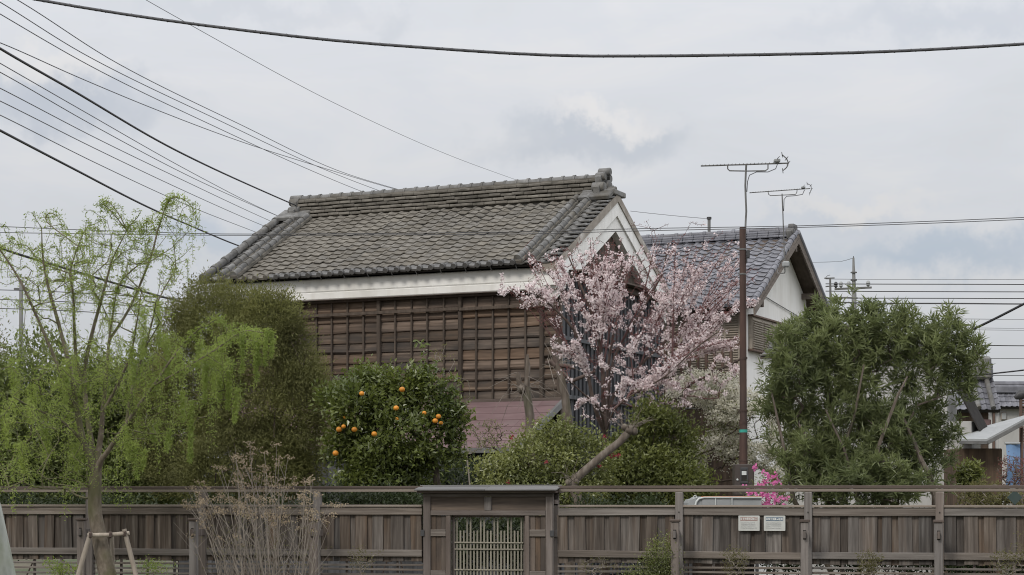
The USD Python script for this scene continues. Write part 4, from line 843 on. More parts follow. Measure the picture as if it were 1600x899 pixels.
o9 = np.array([*P(1585, 778, 29.0)[:2], 0.0]); f = lambda a, b: P(a, b, 29.0) - o9
dg = thing('diamond_plate', 'dark green diamond-shaped plate on a stake behind the right fence', 'sign', o9)
c = f(1585, 777.5); m = trimesh.creation.extrude_polygon(Polygon([(c[0] - .115, c[2]), (c[0], c[2] - .115), (c[0] + .115, c[2]), (c[0], c[2] + .115)]), .02, engine='earcut'); v = np.asarray(m.vertices)
part(dg, 'plate', (np.stack([v[:, 0], v[:, 2] - .03, v[:, 1]], 1), m.faces), M['green_sign']); part(dg, 'stake', bx(-.02, .02, -.008, .02, 0, c[2] + .05, .004), M['gate_wood'])

# ------------------------------------------------------------------ power pole and small posts far off
z0_ = 95.0; o = np.array([*P(1335, 778, z0_)[:2], 0.0]); f = lambda a, b, dy=0: P(a, b, z0_ + dy) - o
up_ole = thing('utility_pole', 'pale concrete power pole with cross-arm and insulators above the oleander', 'utility pole', o)
part(up_ole, 'shaft', tube([(0, 0, 0), f(1334.5, 462), f(1333.5, 403)], [.17, .12, .05], 12), M['concrete'], smooth=40)
part(up_ole, 'top_pin', cyl(f(1333.5, 403), f(1333.4, 400.5), .02), M['dark_metal'])
for q in (426, 438): part(up_ole, 'band', cyl(f(1334, q + .8), f(1334, q - .8), .16, 12), M['steel'])
part(up_ole, 'cross_arm', beam(f(1304, 452), f(1362, 449.5), .09, .10, b=.01), M['steel']); part(up_ole, 'cross_arm', beam(f(1302, 465), f(1340, 466), .07, .08, b=.01), M['steel'])
for px, q in ((1314, 451.5), (1326, 451), (1356.5, 450), (1306, 452)):
    c = f(px, q); part(up_ole, 'insulator', tube([c + [0, 0, .02], c + [0, 0, .10], c + [0, 0, .13], c + [0, 0, .2], c + [0, 0, .23], c + [0, 0, .32], c + [0, 0, .36]], [.03, .06, .11, .07, .11, .08, .03], 10), M['print_grey'] if px != 1306 else M['dark_metal'], smooth=40)
o = np.array([*P(1297.5, 778, 70)[:2], 0.0]); f = lambda a, b: P(a, b, 70) - o
ap = thing('aerial_mast', 'slim aerial mast just right of the far gable', 'antenna mast', o)
part(ap, 'mast', tube([(0, 0, 0), f(1298, 480), f(1297, 435)], [.06, .05, .035], 8), M['steel']); part(ap, 'cross_rod', cyl(f(1288, 435), f(1304, 434.5), .025, 6), M['steel']); part(ap, 'cross_rod', cyl(f(1290, 448), f(1303, 447), .025, 6), M['steel'])
part(ap, 'loop', tube([f(1290, 434), f(1293, 431), f(1297, 430)], .012, 5), M['steel'])
o = np.array([*P(1108, 778, 60)[:2], 0.0]); f = lambda a, b: P(a, b, 60) - o
vp = thing('pipe_mast', 'short grey pipe mast above the ridge of the house with blue-grey tiles', 'pole', o)
part(vp, 'pipe', tube([(0, 0, 0), f(1108, 400), f(1108, 341)], .05, 10), M['steel'], smooth=40); part(vp, 'cap', cyl(f(1108, 343), f(1108, 339.5), .075, 10), M['dark_metal'])
o = np.array([*P(33, 778, 70)[:2], 0.0]); f = lambda a, b: P(a, b, 70) - o
lp = thing('concrete_pole', 'grey concrete pole seen through the willow at the left', 'utility pole', o)
part(lp, 'shaft', tube([(0, 0, 0), f(33, 438)], [.10, .07], 10), M['concrete'], smooth=40); part(lp, 'cross_arm', beam(f(22, 452), f(44, 452), .08, .08), M['steel'])

# ------------------------------------------------------------------ overhead lines
def wire(name, label, pts, r, z0, z1, m='cable', group=None, twist=False, catg=None):
    """line through photo points, receding evenly from depth z0 to z1"""
    a = np.array(pts, float); u = np.concatenate([[0], np.cumsum(np.linalg.norm(np.diff(a, axis=0), axis=1))]); u /= u[-1]
    t_ = np.linspace(0, 1, 40)
    from scipy.interpolate import PchipInterpolator
    xx, yy = PchipInterpolator(u, a[:, 0])(t_), PchipInterpolator(u, a[:, 1])(t_)
    w = 1 / (1 / z0 + (1 / z1 - 1 / z0) * t_); p = np.array([P(x, y, z) for x, y, z in zip(xx, yy, w)])
    mesh_ = [tube(p, r, 6)]
    if twist:
        n = 700; s = np.linspace(0, 39, n); q = np.stack([np.interp(s, range(40), p[:, k]) for k in range(3)], 1); th = s * 26
        mesh_.append(tube(q + np.stack([0 * s, np.cos(th), np.sin(th)], 1) * r * .85, r * .38, 4))
    single(name, mesh_, M[m], label, catg or 'cable', group, smooth=True)
wire('overhead_cable', 'thick twisted black cable sagging across the top of the sky', [(-400, -120), (-120, -38), (60, 0), (320, 40), (600, 70), (940, 88), (1280, 84), (1600, 69), (1900, 38), (2200, -5)], .0125, 16, 15, 'wire', twist=True)
wire('overhead_cable', 'thick black cable from upper left to the left end of the storehouse ridge', [(-60, 38), (0, 76), (111, 140), (267, 231), (434, 309), (520, 345)], .0165, 22, 56)
wire('overhead_cable', 'thick black cable descending across the sky to the left verge of the storehouse', [(-60, 172), (0, 204), (111, 262), (240, 328), (300, 354), (367, 382), (420, 400)], .0165, 22, 54)
wire('overhead_cable', 'thick cable running behind the top of the willow at the left edge', [(-60, 366), (0, 388), (127, 427), (228, 457), (330, 484)], .021, 30, 40)
for lab, pts in (('topmost thin wire of the left fan, ending at the ridge', [(-20, -26), (27, 0), (178, 96), (378, 196), (534, 269), (618, 295), (680, 312)]),
                 ('thin wire second from the top of the left fan', [(-40, -20), (0, 3.5), (130, 84), (350, 192), (500, 262), (592, 298), (650, 318)]),
                 ('thin wire third from the top of the left fan', [(-40, -2), (0, 22), (150, 108), (340, 200), (480, 264), (567, 300), (630, 322)]),
                 ('thin wire that crosses the three topmost wires of the left fan', [(-40, 52), (0, 67), (120, 120), (240, 170), (378, 222), (490, 258), (618, 296), (680, 312)]),
                 ('thin wire just under the upper thick cable at the left', [(-40, 76), (0, 99), (120, 168), (300, 270), (424, 333), (480, 356)]),
                 ('thin wire closely parallel below the one under the thick cable', [(-40, 92), (0, 113), (140, 193), (300, 277.6), (424, 333.5), (480, 357)]),
                 ('thin wire in the middle of the left fan above the lower thick cable', [(-40, 118), (0, 138), (150, 216), (300, 288.5), (410, 340), (470, 366)]),
                 ('thin wire third above the willow top', [(-40, 139), (0, 158), (150, 233), (300, 304), (402, 349), (460, 372)]),
                 ('lowest thin wire of the left fan, next above the lower thick cable', [(-40, 161), (0, 180), (150, 255), (300, 324), (392, 360), (450, 382)])):
    wire('power_line', lab, pts, .0066, 24, 58, 'wire', 'thin wires running from the upper left to the storehouse', catg='wire')
wire('power_line', 'faint single wire slanting from the top edge to the middle of the ridge', [(180, -28), (228, 0), (290, 35), (520, 160), (700, 242), (800, 279), (860, 300)], .0045, 26, 60, 'wire', catg='wire')
wire('power_line', 'upper of two level wires crossing in front of the storehouse roof', [(-80, 350), (0, 354), (200, 362), (380, 366), (800, 363), (1000, 357.5), (1234, 353.5), (1400, 348), (1600, 340), (2300, 306)], .0062, 30.2, 29, 'wire', catg='wire')
wire('power_line', 'lower of two level wires crossing in front of the storehouse roof', [(-80, 362), (0, 363.5), (200, 366.5), (380, 368), (800, 366), (1000, 361), (1234, 356), (1400, 351), (1600, 343), (2300, 310)], .0062, 30.4, 29.2, 'wire', catg='wire')
for q, r_, lab in ((437, .012, 'topmost faint wire right of the far power pole'), (444.5, .024, 'upper level wire from the power pole insulators'), (456, .024, 'second level wire from the power pole insulators'), (466.5, .024, 'third level wire right of the power pole'), (474.5, .036, 'thickest level cable right of the power pole'), (498.6, .012, 'thin level wire above the right end of the oleander'), (512.5, .010, 'upper of two close faint wires at the right edge'), (515.5, .010, 'lower of two close faint wires at the right edge'), (539.7, .026, 'dark level cable beside the right end of the oleander'), (560, .018, 'wire sloping gently above the grey tiled house'), (586.5, .020, 'lowest level cable crossing the ridge of the grey tiled house')):
    sl_ = 3 if q > 470 else 1.0
    wire('power_line', lab, [(1290, q - sl_ * .8), (1400, q - .2), (1500, q), (1600, q + sl_ * .25), (2200, q + sl_ * .6)], r_, 94, 92, 'wire', catg='wire')
wire('power_line', 'thin wire hanging from the top of the far power pole', [(1334, 403), (1310, 409), (1267, 410), (1230, 406), (1150, 400)], .011, 95, 110, 'wire', catg='wire')
wire('power_line', 'thin wire between the storehouse gable and the pipe mast', [(985, 330), (1050, 337), (1106, 342)], .008, 62, 60, 'wire', catg='wire')
wire('overhead_cable', 'black cable slanting down from the right edge into the oleander', [(2100, 205), (1600, 475), (1522, 514), (1480, 532)], .022, 30, 34)
wire('overhead_cable', 'dark curved cable low at the right edge above the tiled houses', [(1480, 592), (1560, 583), (1600, 578.5), (2100, 480)], .026, 60, 58)
for q, lab in ((455, 'faint level wire nearest the willow tips at the left edge'), (470, 'second faint level wire through the willow at the left'), (484, 'lowest faint level wire through the willow at the left')):
    wire('power_line', lab, [(-60, q - 3), (60, q), (230, q + 9), (330, q + 14)], .014, 60, 64, 'wire', catg='wire')

# ------------------------------------------------------------------ plants
G = {}
G['willow'] = leafmat('young_willow_leaf', [(0, (0.1746, 0.2256, 0.0605)), (0.5, (0.291, 0.3504, 0.099)), (1, (0.4171, 0.4656, 0.1815))], .5, .4, .3)
G['brown_bush'] = leafmat('bronzed_evergreen_sprig', [(0, (0.0875, 0.0862, 0.0375)), (0.4, (0.1749, 0.1799, 0.0662)), (0.62, (0.2499, 0.2344, 0.0905)), (0.82, (0.3374, 0.2534, 0.1104)), (1, (0.3062, 0.3421, 0.127))], .7, .25, .2, .9)
G['hedge'] = leafmat('dark_hedge_leaf', [(0, (0.0708, 0.0865, 0.0296)), (0.6, (0.1766, 0.2122, 0.0679)), (1, (0.333, 0.3627, 0.1264))], .5, .25, .4)
G['orange_leaf'] = leafmat('glossy_citrus_leaf', [(0, (0.0613, 0.0811, 0.0242)), (0.5, (0.1432, 0.1687, 0.0444)), (0.8, (0.3198, 0.3129, 0.081)), (1, (0.5844, 0.5173, 0.1591))], .32, .2, .55)
G['camellia'] = leafmat('camellia_leaf', [(0, (0.0871, 0.1021, 0.0333)), (0.5, (0.2167, 0.2298, 0.078)), (0.85, (0.3882, 0.3583, 0.1297)), (1, (0.5737, 0.4872, 0.2144))], .35, .2, .5)
G['shrub'] = leafmat('mixed_green_leaf', [(0, (0.0748, 0.0894, 0.0285)), (0.6, (0.1987, 0.2162, 0.066)), (1, (0.4933, 0.4484, 0.1227))], .45, .25, .4)
G['oleander'] = leafmat('oleander_leaf', [(0, (0.0806, 0.0997, 0.0432)), (0.5, (0.1866, 0.2149, 0.0908)), (0.85, (0.3098, 0.3335, 0.1452)), (1, (0.466, 0.4598, 0.2162))], .45, .25, .4)
G['blossom'] = leafmat('pale_pink_blossom', [(0, (0.6, 0.5, 0.5)), (0.4, (0.76, 0.69, 0.69)), (1, (0.88, 0.85, 0.85))], .7, .3, .2)
G['bract'] = leafmat('reddish_bud_and_bract', [(0, (0.13, 0.052, 0.048)), (0.6, (0.225, 0.095, 0.088)), (1, (0.34, 0.18, 0.15))], .7, .3, .2)
G['plum'] = leafmat('greenish_white_blossom', [(0, (0.525, 0.5124, 0.4148)), (0.5, (0.75, 0.7198, 0.6466)), (1, (0.9, 0.8784, 0.8418))], .7, .3, .2)
G['dry'] = leafmat('dry_flower_head', [(0, (0.2208, 0.1763, 0.1228)), (0.6, (0.3754, 0.3073, 0.2196)), (1, (0.5078, 0.4322, 0.3359))], .8, .2, .2)
G['azalea'] = leafmat('magenta_azalea_petal', [(0, (0.52, 0.14, 0.32)), (0.6, (0.7, 0.27, 0.48)), (1, (0.82, 0.45, 0.64))], .6, .35, .2)
G['red'] = leafmat('red_camellia_petal', [(0, (0.182, 0.027, 0.0315)), (1, (0.294, 0.081, 0.081))], .5, .2, .3)
G['tan_leaf'] = leafmat('tan_green_weed_leaf', [(0, (.10, .095, .04)), (.6, (.19, .18, .08)), (1, (.30, .26, .14))], .7, .3, .2)
G['grass'] = leafmat('grass_blade', [(0, (.04, .06, .02)), (.6, (.09, .12, .04)), (1, (.2, .2, .09))], .6, .3, .2)
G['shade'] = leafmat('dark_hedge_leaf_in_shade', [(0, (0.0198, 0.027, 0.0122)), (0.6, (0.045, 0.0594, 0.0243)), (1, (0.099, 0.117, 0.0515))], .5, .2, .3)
M['orange'] = mat('orange_peel', [(0, (.42, .15, .016)), (1, (.62, .27, .035))], (14, 14, 14), .45, .25, .003, vary=.22)

def ell(px, py, rx, ry, z, dz=0.0, rd=None):
    k = z / F; return (P(px, py, z + dz), np.array([rx * k, (rd or rx) * k * (.8 if rd is None else 1), ry * k]))
def base(px, z): a = P(px, HOR, z); return np.array([a[0], a[1], 0.0])
def shift(m, o): return (np.asarray(m[0]) - o, m[1])

# --- willow with its prop
rng = np.random.default_rng(31)
zw = 27.2; kw = zw / F; o = base(165, zw)
wl = thing('willow_tree', 'young weeping willow with fresh yellow-green leaves in front of the left fence', 'tree', o)
sk = Skeleton()
def W(px, py, dy=0.0): return P(px, py, zw + dy)
trunk = [P(178, 1000, zw), W(168, 899), W(157, 850), W(148, 800), W(148, 765), W(150, 738)]
tr = [.20, .130, .112, .098, .096, .084]; tr[0] = .19
end = sk.line(trunk, None, 3, tr)
limbs = [([W(140, 715, -.1), W(130, 690, -.15), W(120, 640, -.2), W(112, 585, -.25), W(92, 507, -.3), W(72, 437, -.35), W(66, 395, -.4), W(65, 357, -.4)], .068),
         ([W(152, 715, .05), W(158, 680, .1), W(160, 645, .15), W(165, 600, .2), W(170, 533, .25), W(177, 487, .25), W(182, 457, .3)], .062),
         ([W(158, 718, -.1), W(164, 712, -.15), W(180, 688, -.3), W(197, 663, -.4), W(218, 632, -.5), W(240, 603, -.6), W(275, 550, -.7), W(312, 512, -.8), W(345, 497, -.9)], .052),
         ([W(144, 700, .2), W(136, 650, .3), W(130, 585, .4), W(142, 527, .45), W(157, 473, .5), W(168, 433, .5), W(174, 408, .55), W(198, 360, .6)], .056)]
ends = []
for pts, r in limbs: ends.append(sk.line([sk.p[end]] + pts, end, 3, [.072] + list(np.linspace(r * .76, .006, len(pts)))))
def sub(start, pts, r0, r1=.008):
    i = sk.near(np.array(start)); return sk.line([sk.p[i]] + pts, i, 3, list(np.linspace(r0 * .82, r1 * .7, len(pts) + 1)))
sub(W(120, 640, -.2), [W(60, 500, -.5), W(33, 440, -.6), W(5, 397, -.7), W(-15, 372, -.7)], .034)
sub(W(130, 600, .4), [W(119, 567, .3), W(116, 513, .2), W(115, 460, .2), W(108, 427, .2), W(118, 395, .2), W(130, 365, .2)], .036)
sub(W(170, 533, .25), [W(205, 480, .4), W(238, 397, .5), W(245, 365, .5), W(256, 330, .5), W(266, 312, .5)], .026)
sub(W(182, 457, .3), [W(190, 437, .2), W(215, 415, .1), W(240, 398, 0)], .018)
sub(W(197, 663, -.4), [W(205, 610, -.3), W(228, 540, -.2), W(247, 467, -.1), W(275, 420, 0)], .028)
sub(W(160, 645, .15), [W(185, 600, 0), W(205, 555, -.2), W(214, 505, -.3), W(222, 450, -.4)], .03)
sub(W(240, 603, -.6), [W(290, 575, -.9), W(340, 545, -1.1), W(380, 515, -1.2), W(410, 520, -1.3)], .018)
sub(W(130, 690, -.15), [W(95, 655, -.4), W(55, 640, -.7), W(20, 620, -.9)], .03)
sub(W(198, 360, .6), [W(205, 350, .6), W(215, 340, .6)], .01); sub(W(198, 360, .6), [W(178, 335, .5), W(162, 318, .5)], .01)
for a_, pts in (((256, 330), [(262, 314), (271, 308), (284, 310), (296, 318), (304, 332), (307, 352)]), ((245, 362), [(238, 347), (229, 345), (222, 355), (219, 372)]), ((198, 362), [(190, 342), (180, 327), (168, 313), (161, 316), (157, 330)]),
                ((66, 360), [(68, 345), (76, 332), (88, 336), (97, 350), (100, 372)]), ((72, 437), [(60, 410), (45, 385), (28, 380), (14, 390)]), ((130, 367), [(138, 352), (148, 350)]), ((174, 408), [(190, 395), (208, 388), (226, 392)]), ((247, 400), [(260, 398), (270, 408), (276, 425)]), ((115, 460), [(100, 440), (92, 420), (84, 415)]), ((157, 473), [(140, 450), (134, 430), (128, 410)])):
    sub(W(*a_, .4), [W(*q, .5) for q in pts], .011, .004)
stem_n = len(sk.p)
tg = []
for (px, py, rx, ry, n) in ((382, 520, 42, 18, 26), (335, 560, 35, 45, 26), (230, 665, 40, 25, 20), (50, 600, 75, 75, 90), (30, 680, 70, 50, 64), (100, 650, 60, 70, 60), (60, 740, 70, 20, 26), (150, 560, 55, 60, 44), (235, 550, 45, 65, 44), (275, 355, 25, 35, 9), (285, 325, 15, 12, 5), (162, 340, 18, 25, 6), (75, 365, 35, 28, 10), (190, 400, 55, 45, 22), (110, 440, 55, 45, 22), (235, 352, 22, 16, 6), (20, 400, 40, 34, 18), (250, 420, 40, 50, 24), (160, 385, 60, 45, 44), (80, 405, 60, 45, 34), (215, 385, 40, 35, 24), (235, 350, 40, 30, 12), (60, 440, 60, 35, 26), (150, 440, 70, 35, 36), (110, 720, 45, 25, 12), (300, 640, 25, 30, 8), (40, 500, 45, 40, 12), (200, 470, 50, 30, 16), (185, 610, 35, 40, 14)):
    for k in range(n):
        a = rng.normal(size=3) * .5; tg.append(W(px + rx * a[0] * 1.2, py + ry * a[1] * 1.2, a[2] * 1.3))
sk.grow(np.array(tg), rng, .16, .08, .9)
r = sk.radii(.0035, .40, .10)
A = np.array(sk.p)
bl = [W(151, 722), W(152, 705)]
tk = part(wl, 'trunk', shift(tube([A[k] for k in range(0, end + 1)] + bl, [max(r[k], .08) for k in range(0, end + 1)] + [.075, .02], 12), o), M['willow_bark'], smooth=60)
for c_ in sk.chains[1:]: part(wl, 'branch', shift(sk.limb(c_, r), o), M['willow_bark'], smooth=60)
part(wl, 'twig', shift(sk.mesh(r, None, 4, sk.chains), o), M['willow_twig'], kind='stuff')
hasch = set(sk.par); tips = [i for i in range(len(A)) if i not in hasch]
ctr, dirs, st0, st1 = [], [], [], []
for i in tips:
    py = HOR - (A[i][2] - EYE) / A[i][1] * F
    hl = (.10 + rng.random() ** 2 * .75) * (1.15 if py > 480 else .8); ns_ = 2 if py > 470 else 2
    for q in range(ns_):
        a = rng.random() * 6.28; d0 = np.array([math.cos(a), math.sin(a), .6]); L_ = hl * (.6 + .7 * rng.random()); m_ = int(L_ / .022); t_ = np.linspace(0, 1, m_)
        pth = A[i] + np.outer(.12 * (1 - np.exp(-4 * t_)), d0 * [1, 1, .8]) + np.outer(-(t_ ** 1.4) * L_, [0, 0, 1]) + rng.normal(size=(m_, 3)) * .004
        st0 += list(pth[:-1:2]); st1 += list(np.vstack([pth[2::2], pth[-1:]])[:len(pth[:-1:2])])
        for s in range(2 if py < 470 else 3):
            jit = rng.normal(size=(m_, 3)) * (.012 if py < 470 else .030); ctr.append(pth + jit); dirs.append(unit(rng.normal(size=(m_, 3)) * [.8, .8, .45] + [0, 0, -.45]))
par = np.array(sk.par)
idx = [i for i in range(stem_n, len(A)) if par[i] >= 0 and r[i] < .013]      # leaves along twigs
for i in idx:
    m_ = 9; t_ = rng.random(m_)[:, None]; ctr.append(A[par[i]] + (A[i] - A[par[i]]) * t_ + rng.normal(size=(m_, 3)) * .02); dirs.append(unit(rng.normal(size=(m_, 3))))
for i in range(end + 6, stem_n):                        # tufts along the stems
    py = HOR - (A[i][2] - EYE) / A[i][1] * F
    if par[i] >= 0 and py < 640:
        m_ = int(rng.random() ** 2 * (150 if py > 440 else 60)); t_ = rng.random(m_)[:, None]; ctr.append(A[par[i]] + (A[i] - A[par[i]]) * t_ + rdir(rng, m_) * (.02 + .075 * rng.random((m_, 1)))); dirs.append(unit(rng.normal(size=(m_, 3)) + [0, 0, .2]))
for px, y0, y1, wd_ in ((376, 522, 582, 5), (398, 515, 596, 6), (404, 520, 570, 5), (417, 512, 572, 5), (422, 516, 560, 4), (346, 525, 600, 8), (332, 540, 612, 8), (355, 560, 640, 7), (318, 560, 630, 7), (300, 625, 722, 6), (368, 605, 660, 7), (284, 610, 660, 7), (212, 690, 748, 6), (200, 665, 720, 8), (262, 668, 706, 8), (240, 655, 690, 10), (225, 700, 735, 6), (340, 585, 628, 9), (310, 530, 575, 7), (20, 560, 640, 9), (50, 600, 660, 10), (8, 640, 700, 9), (70, 660, 720, 10), (100, 560, 640, 9), (35, 690, 740, 10), (120, 690, 735, 9), (225, 480, 560, 7), (248, 470, 540, 7), (205, 540, 600, 8), (262, 520, 590, 8)):
    m_ = int((y1 - y0) * 9); t_ = rng.random(m_); q = np.array([W(px + 3 * math.sin(y0 + 2 * k) + rng.normal() * wd_ * .55 * (1 - .6 * k), y0 + (y1 - y0) * k, -.25 + .3 * math.sin(px) + rng.normal() * wd_ * .006) for k in t_])
    ctr.append(q); dirs.append(unit(rng.normal(size=(m_, 3)) * [.8, .8, .5] + [0, 0, -.4])); k_ = np.linspace(0, 1, 10)
    q = np.array([W(px + 3 * math.sin(y0 + 2 * k), y0 - 6 + (y1 - y0 + 6) * k, -.25 + .3 * math.sin(px)) for k in k_]); st0 += list(q[:-1]); st1 += list(q[1:])
    i_ = sk.near(q[0]); st0.append(A[i_]); st1.append(q[0])
c, d = np.vstack(ctr), np.vstack(dirs)
part(wl, 'foliage', shift(leaves(c, d, rdir(rng, len(c)), .046 * (.6 + .7 * rng.random(len(c))), .013, .2, .4), o), G['willow'], kind='stuff')
part(wl, 'hanging_shoot', shift(sticks(st0, st1, .0022, .0018, 3), o), M['willow_twig'], kind='stuff')
pf = thing('tree_prop', 'pale timber prop frame lashed round the willow trunk', 'tree support', base(165, zw))
zr_ = zw - .22; W2 = lambda a, b, dy=0: P(a, b, zr_ + dy) - base(165, zw)
part(pf, 'leg', tube([W2(142, 832), W2(131, 868), W2(110, 945), W2(97, 995)], [.034, .035, .036, .036], 9), M['tan_wood'], smooth=50)
part(pf, 'leg', tube([W2(194, 827), W2(203, 862), W2(224, 945), W2(236, 995)], [.034, .035, .036, .036], 9), M['tan_wood'], smooth=50)
part(pf, 'cross_bar', tube([W2(137, 836.5), W2(170, 836), W2(202, 833)], [.030, .03, .029], 9), M['tan_wood'], smooth=50)
part(pf, 'leg', tube([W2(175, 838, .55), W2(179, 995, .9)], [.03, .03], 8), M['tan_wood'], smooth=50)
for px, q in ((141, 836), (172.5, 836), (195, 834)): part(pf, 'rope_lashing', cat([tube([W2(px + dx, q - 5, -.005), W2(px + dx + 1, q - 2, -.045), W2(px + dx, q + 3, -.045), W2(px + dx, q + 5, 0)], .007, 5) for dx in (-2, -.5, 1)]), M['dark_bark'])
# pale leaning trunk in the corner
o = base(-30, 20.0); lt = thing('leaning_trunk', 'pale grey leaning tree trunk cut by the bottom left corner', 'tree trunk', o); f = lambda a, b: P(a, b, 20.0) - o
part(lt, 'trunk', tube([f(5, 1092), f(-2, 1000), f(-14, 900), f(-30, 800), f(-45, 740), f(-75, 600), f(-120, 420), f(-150, 250)], [.30, .275, .25, .215, .20, .18, .15, .10], 14), mat('pale_smooth_bark', [(0, (.17, .175, .15)), (.5, (.26, .27, .24)), (1, (.34, .35, .32))], (7, 7, 3), .9, .35, .015, detail=7, blotch=((.13, .15, .075), (2.5, 2.5, 1.5), .5, .68, .7)), smooth=60)

# --- generic shrubs
def shrub(name, label, catg, px, z, ells, n, per, spread, ln, w, leaf, seed, bark='dark_bark', stems=14, group=None, **kw):
    rng = np.random.default_rng(seed); o = base(px, z); t = thing(name, label, catg, o, group=group)
    part(t, 'foliage', shift(foliage(rng, ells, n, per, spread, ln, w, seed=seed, **kw), o), leaf, kind='stuff')
    if stems:
        sk = Skeleton(); sk.line([o, o + [0, 0, .3]], None, 2); p, _ = clumps(rng, ells, stems, .3, .2)
        sk.grow(p, rng, .2, .06, .3); rr_ = sk.radii(.006, .5, .09); part(t, 'stem', shift(sk.mesh(rr_, None, 5), o), M[bark])
    return t, o
z = 36.5
shrub('evergreen_shrub', 'dark green evergreen mass behind the willow at the left edge', 'shrub', 30, z, [ell(-40, 660, 90, 165, z), ell(60, 670, 95, 150, z), ell(20, 760, 120, 90, z)], 2600, 16, .13, .10, .048, G['hedge'], 41, gap=.08, inner=.3)
shrub('evergreen_shrub', 'dark green evergreen right behind the willow stems', 'shrub', 190, z, [ell(150, 670, 75, 145, z), ell(225, 680, 75, 155, z, .4), ell(190, 770, 110, 80, z)], 2600, 16, .13, .10, .048, G['hedge'], 42, gap=.08, inner=.3)
shrub('evergreen_shrub', 'reddish brown treetop peeking over the hedge at the left edge', 'shrub', -20, 40, [ell(-14, 600, 26, 125, 40)], 260, 16, .10, .08, .03, G['brown_bush'], 43)
z = 35.0
shrub('bronze_conifer', 'large rounded bronze-brown conifer between the willow and the orange tree', 'shrub', 385, z, [ell(400, 605, 118, 172, z), ell(305, 580, 80, 140, z, .3), ell(275, 660, 80, 140, z, .5), ell(458, 655, 72, 135, z, -.3), ell(475, 620, 45, 70, z, -.4), ell(380, 730, 135, 90, z), ell(338, 505, 78, 78, z), ell(420, 505, 62, 60, z, -.2)], 10500, 18, .075, .058, .020, G['brown_bush'], 44, up=.55, rough=.28, out=.6, freq=4.0, stems=90, inner=.55)
z = 32.5
oe = [ell(612, 690, 95, 70, z), ell(552, 635, 44, 46, z, -.2), ell(636, 605, 44, 44, z), ell(690, 662, 36, 50, z), ell(600, 738, 84, 44, z), ell(640, 575, 28, 36, z), ell(642, 560, 14, 20, z), ell(575, 605, 48, 28, z, .3), ell(530, 695, 24, 36, z), ell(702, 640, 20, 26, z), ell(658, 585, 18, 20, z), ell(514, 622, 18, 20, z), ell(574, 582, 18, 16, z), ell(692, 604, 16, 16, z), ell(722, 652, 14, 18, z), ell(652, 550, 12, 18, z), ell(520, 722, 20, 22, z), ell(708, 706, 18, 22, z)]
ot, o = shrub('orange_tree', 'round glossy citrus tree carrying ripe oranges left of the maroon lean-to', 'fruit tree', 640, z, oe, 1900, 12, .085, .098, .050, G['orange_leaf'], 45, gap=.34, rough=.58, freq=2.4)
part(ot, 'trunk', tube([base(683, z) - o, P(683, 760, z) - o, P(681, 735, z) - o, P(665, 700, z) - o, P(640, 670, z) - o], [.075, .065, .058, .05, .03], 9), M['bark'], smooth=60)
for k, (px, py, r_) in enumerate(((632, 612.5, 4.8), (623, 641, 4.6), (570, 618.5, 4.2), (542.5, 654, 3.2), (534, 673, 5), (541.5, 668.5, 3.8), (558.5, 673.5, 4.8), (589.5, 680.5, 4.7), (665.5, 648, 3.6), (687, 653, 4.4), (682, 660, 4.6), (690.5, 662.5, 3.4), (528.5, 709.5, 5), (623, 657, 3.2))):
    s = trimesh.creation.icosphere(2, r_ * .93 * z / F); s.apply_scale([1, 1, .92]); s.apply_translation(P(px, py, z) - o + [0, -(.78 if r_ > 3.5 else .6) * (1 - ((px - 612) / 110) ** 2 * .55) * .93, 0])
    part(ot, 'orange', s, M['orange'], smooth=True)
# camellia and its neighbours
z = 31.6
cm, o = shrub('camellia_bush', 'rounded camellia bush with a few red flowers left of the slanting pruned limb', 'shrub', 850, z, [ell(850, 722, 78, 58, z), ell(790, 745, 55, 40, z, -.2), ell(915, 720, 55, 52, z, .3), ell(850, 775, 120, 45, z), ell(865, 680, 40, 28, z)], 1500, 14, .075, .062, .036, G['camellia'], 46, gap=.22, rough=.3)
rng = np.random.default_rng(47)
for px, py in ((801, 684), (794, 754.5), (945, 682), (954, 712), (960, 711), (966, 712), (936, 728), (854, 722)):
    c = np.repeat([P(px, py, z - .68) - o], 7, 0) + rng.normal(size=(7, 3)) * .018; part(cm, 'flower', flowers(c, rng.normal(size=(7, 3)) * .6 + [0, -1, .2], .020), G['red'])
z = 33.2
shrub('green_shrub', 'bushy green shrub with yellow new leaves right of the slanting limb', 'shrub', 1020, z, [ell(1000, 720, 55, 62, z), ell(1045, 700, 48, 68, z, .3), ell(1015, 655, 30, 30, z), ell(1060, 765, 70, 45, z), ell(985, 765, 60, 45, z)], 1300, 14, .09, .085, .04, G['shrub'], 48, gap=.25)
z = 34.0
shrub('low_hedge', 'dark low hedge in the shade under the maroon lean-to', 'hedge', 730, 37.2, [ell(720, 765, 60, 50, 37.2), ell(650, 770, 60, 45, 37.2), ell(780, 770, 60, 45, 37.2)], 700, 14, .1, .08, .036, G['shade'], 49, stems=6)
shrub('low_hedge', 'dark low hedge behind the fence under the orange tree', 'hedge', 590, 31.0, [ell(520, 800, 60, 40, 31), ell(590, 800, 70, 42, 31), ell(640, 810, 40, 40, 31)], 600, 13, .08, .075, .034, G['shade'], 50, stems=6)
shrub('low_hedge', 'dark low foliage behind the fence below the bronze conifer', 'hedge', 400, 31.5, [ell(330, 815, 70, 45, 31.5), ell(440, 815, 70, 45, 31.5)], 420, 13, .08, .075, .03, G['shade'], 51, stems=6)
shrub('low_hedge', 'dark low foliage behind the fence at the foot of the willow', 'hedge', 130, 32, [ell(30, 815, 90, 50, 32), ell(140, 810, 70, 45, 32), ell(220, 815, 50, 40, 32)], 600, 13, .08, .075, .03, G['shade'], 52, stems=6)
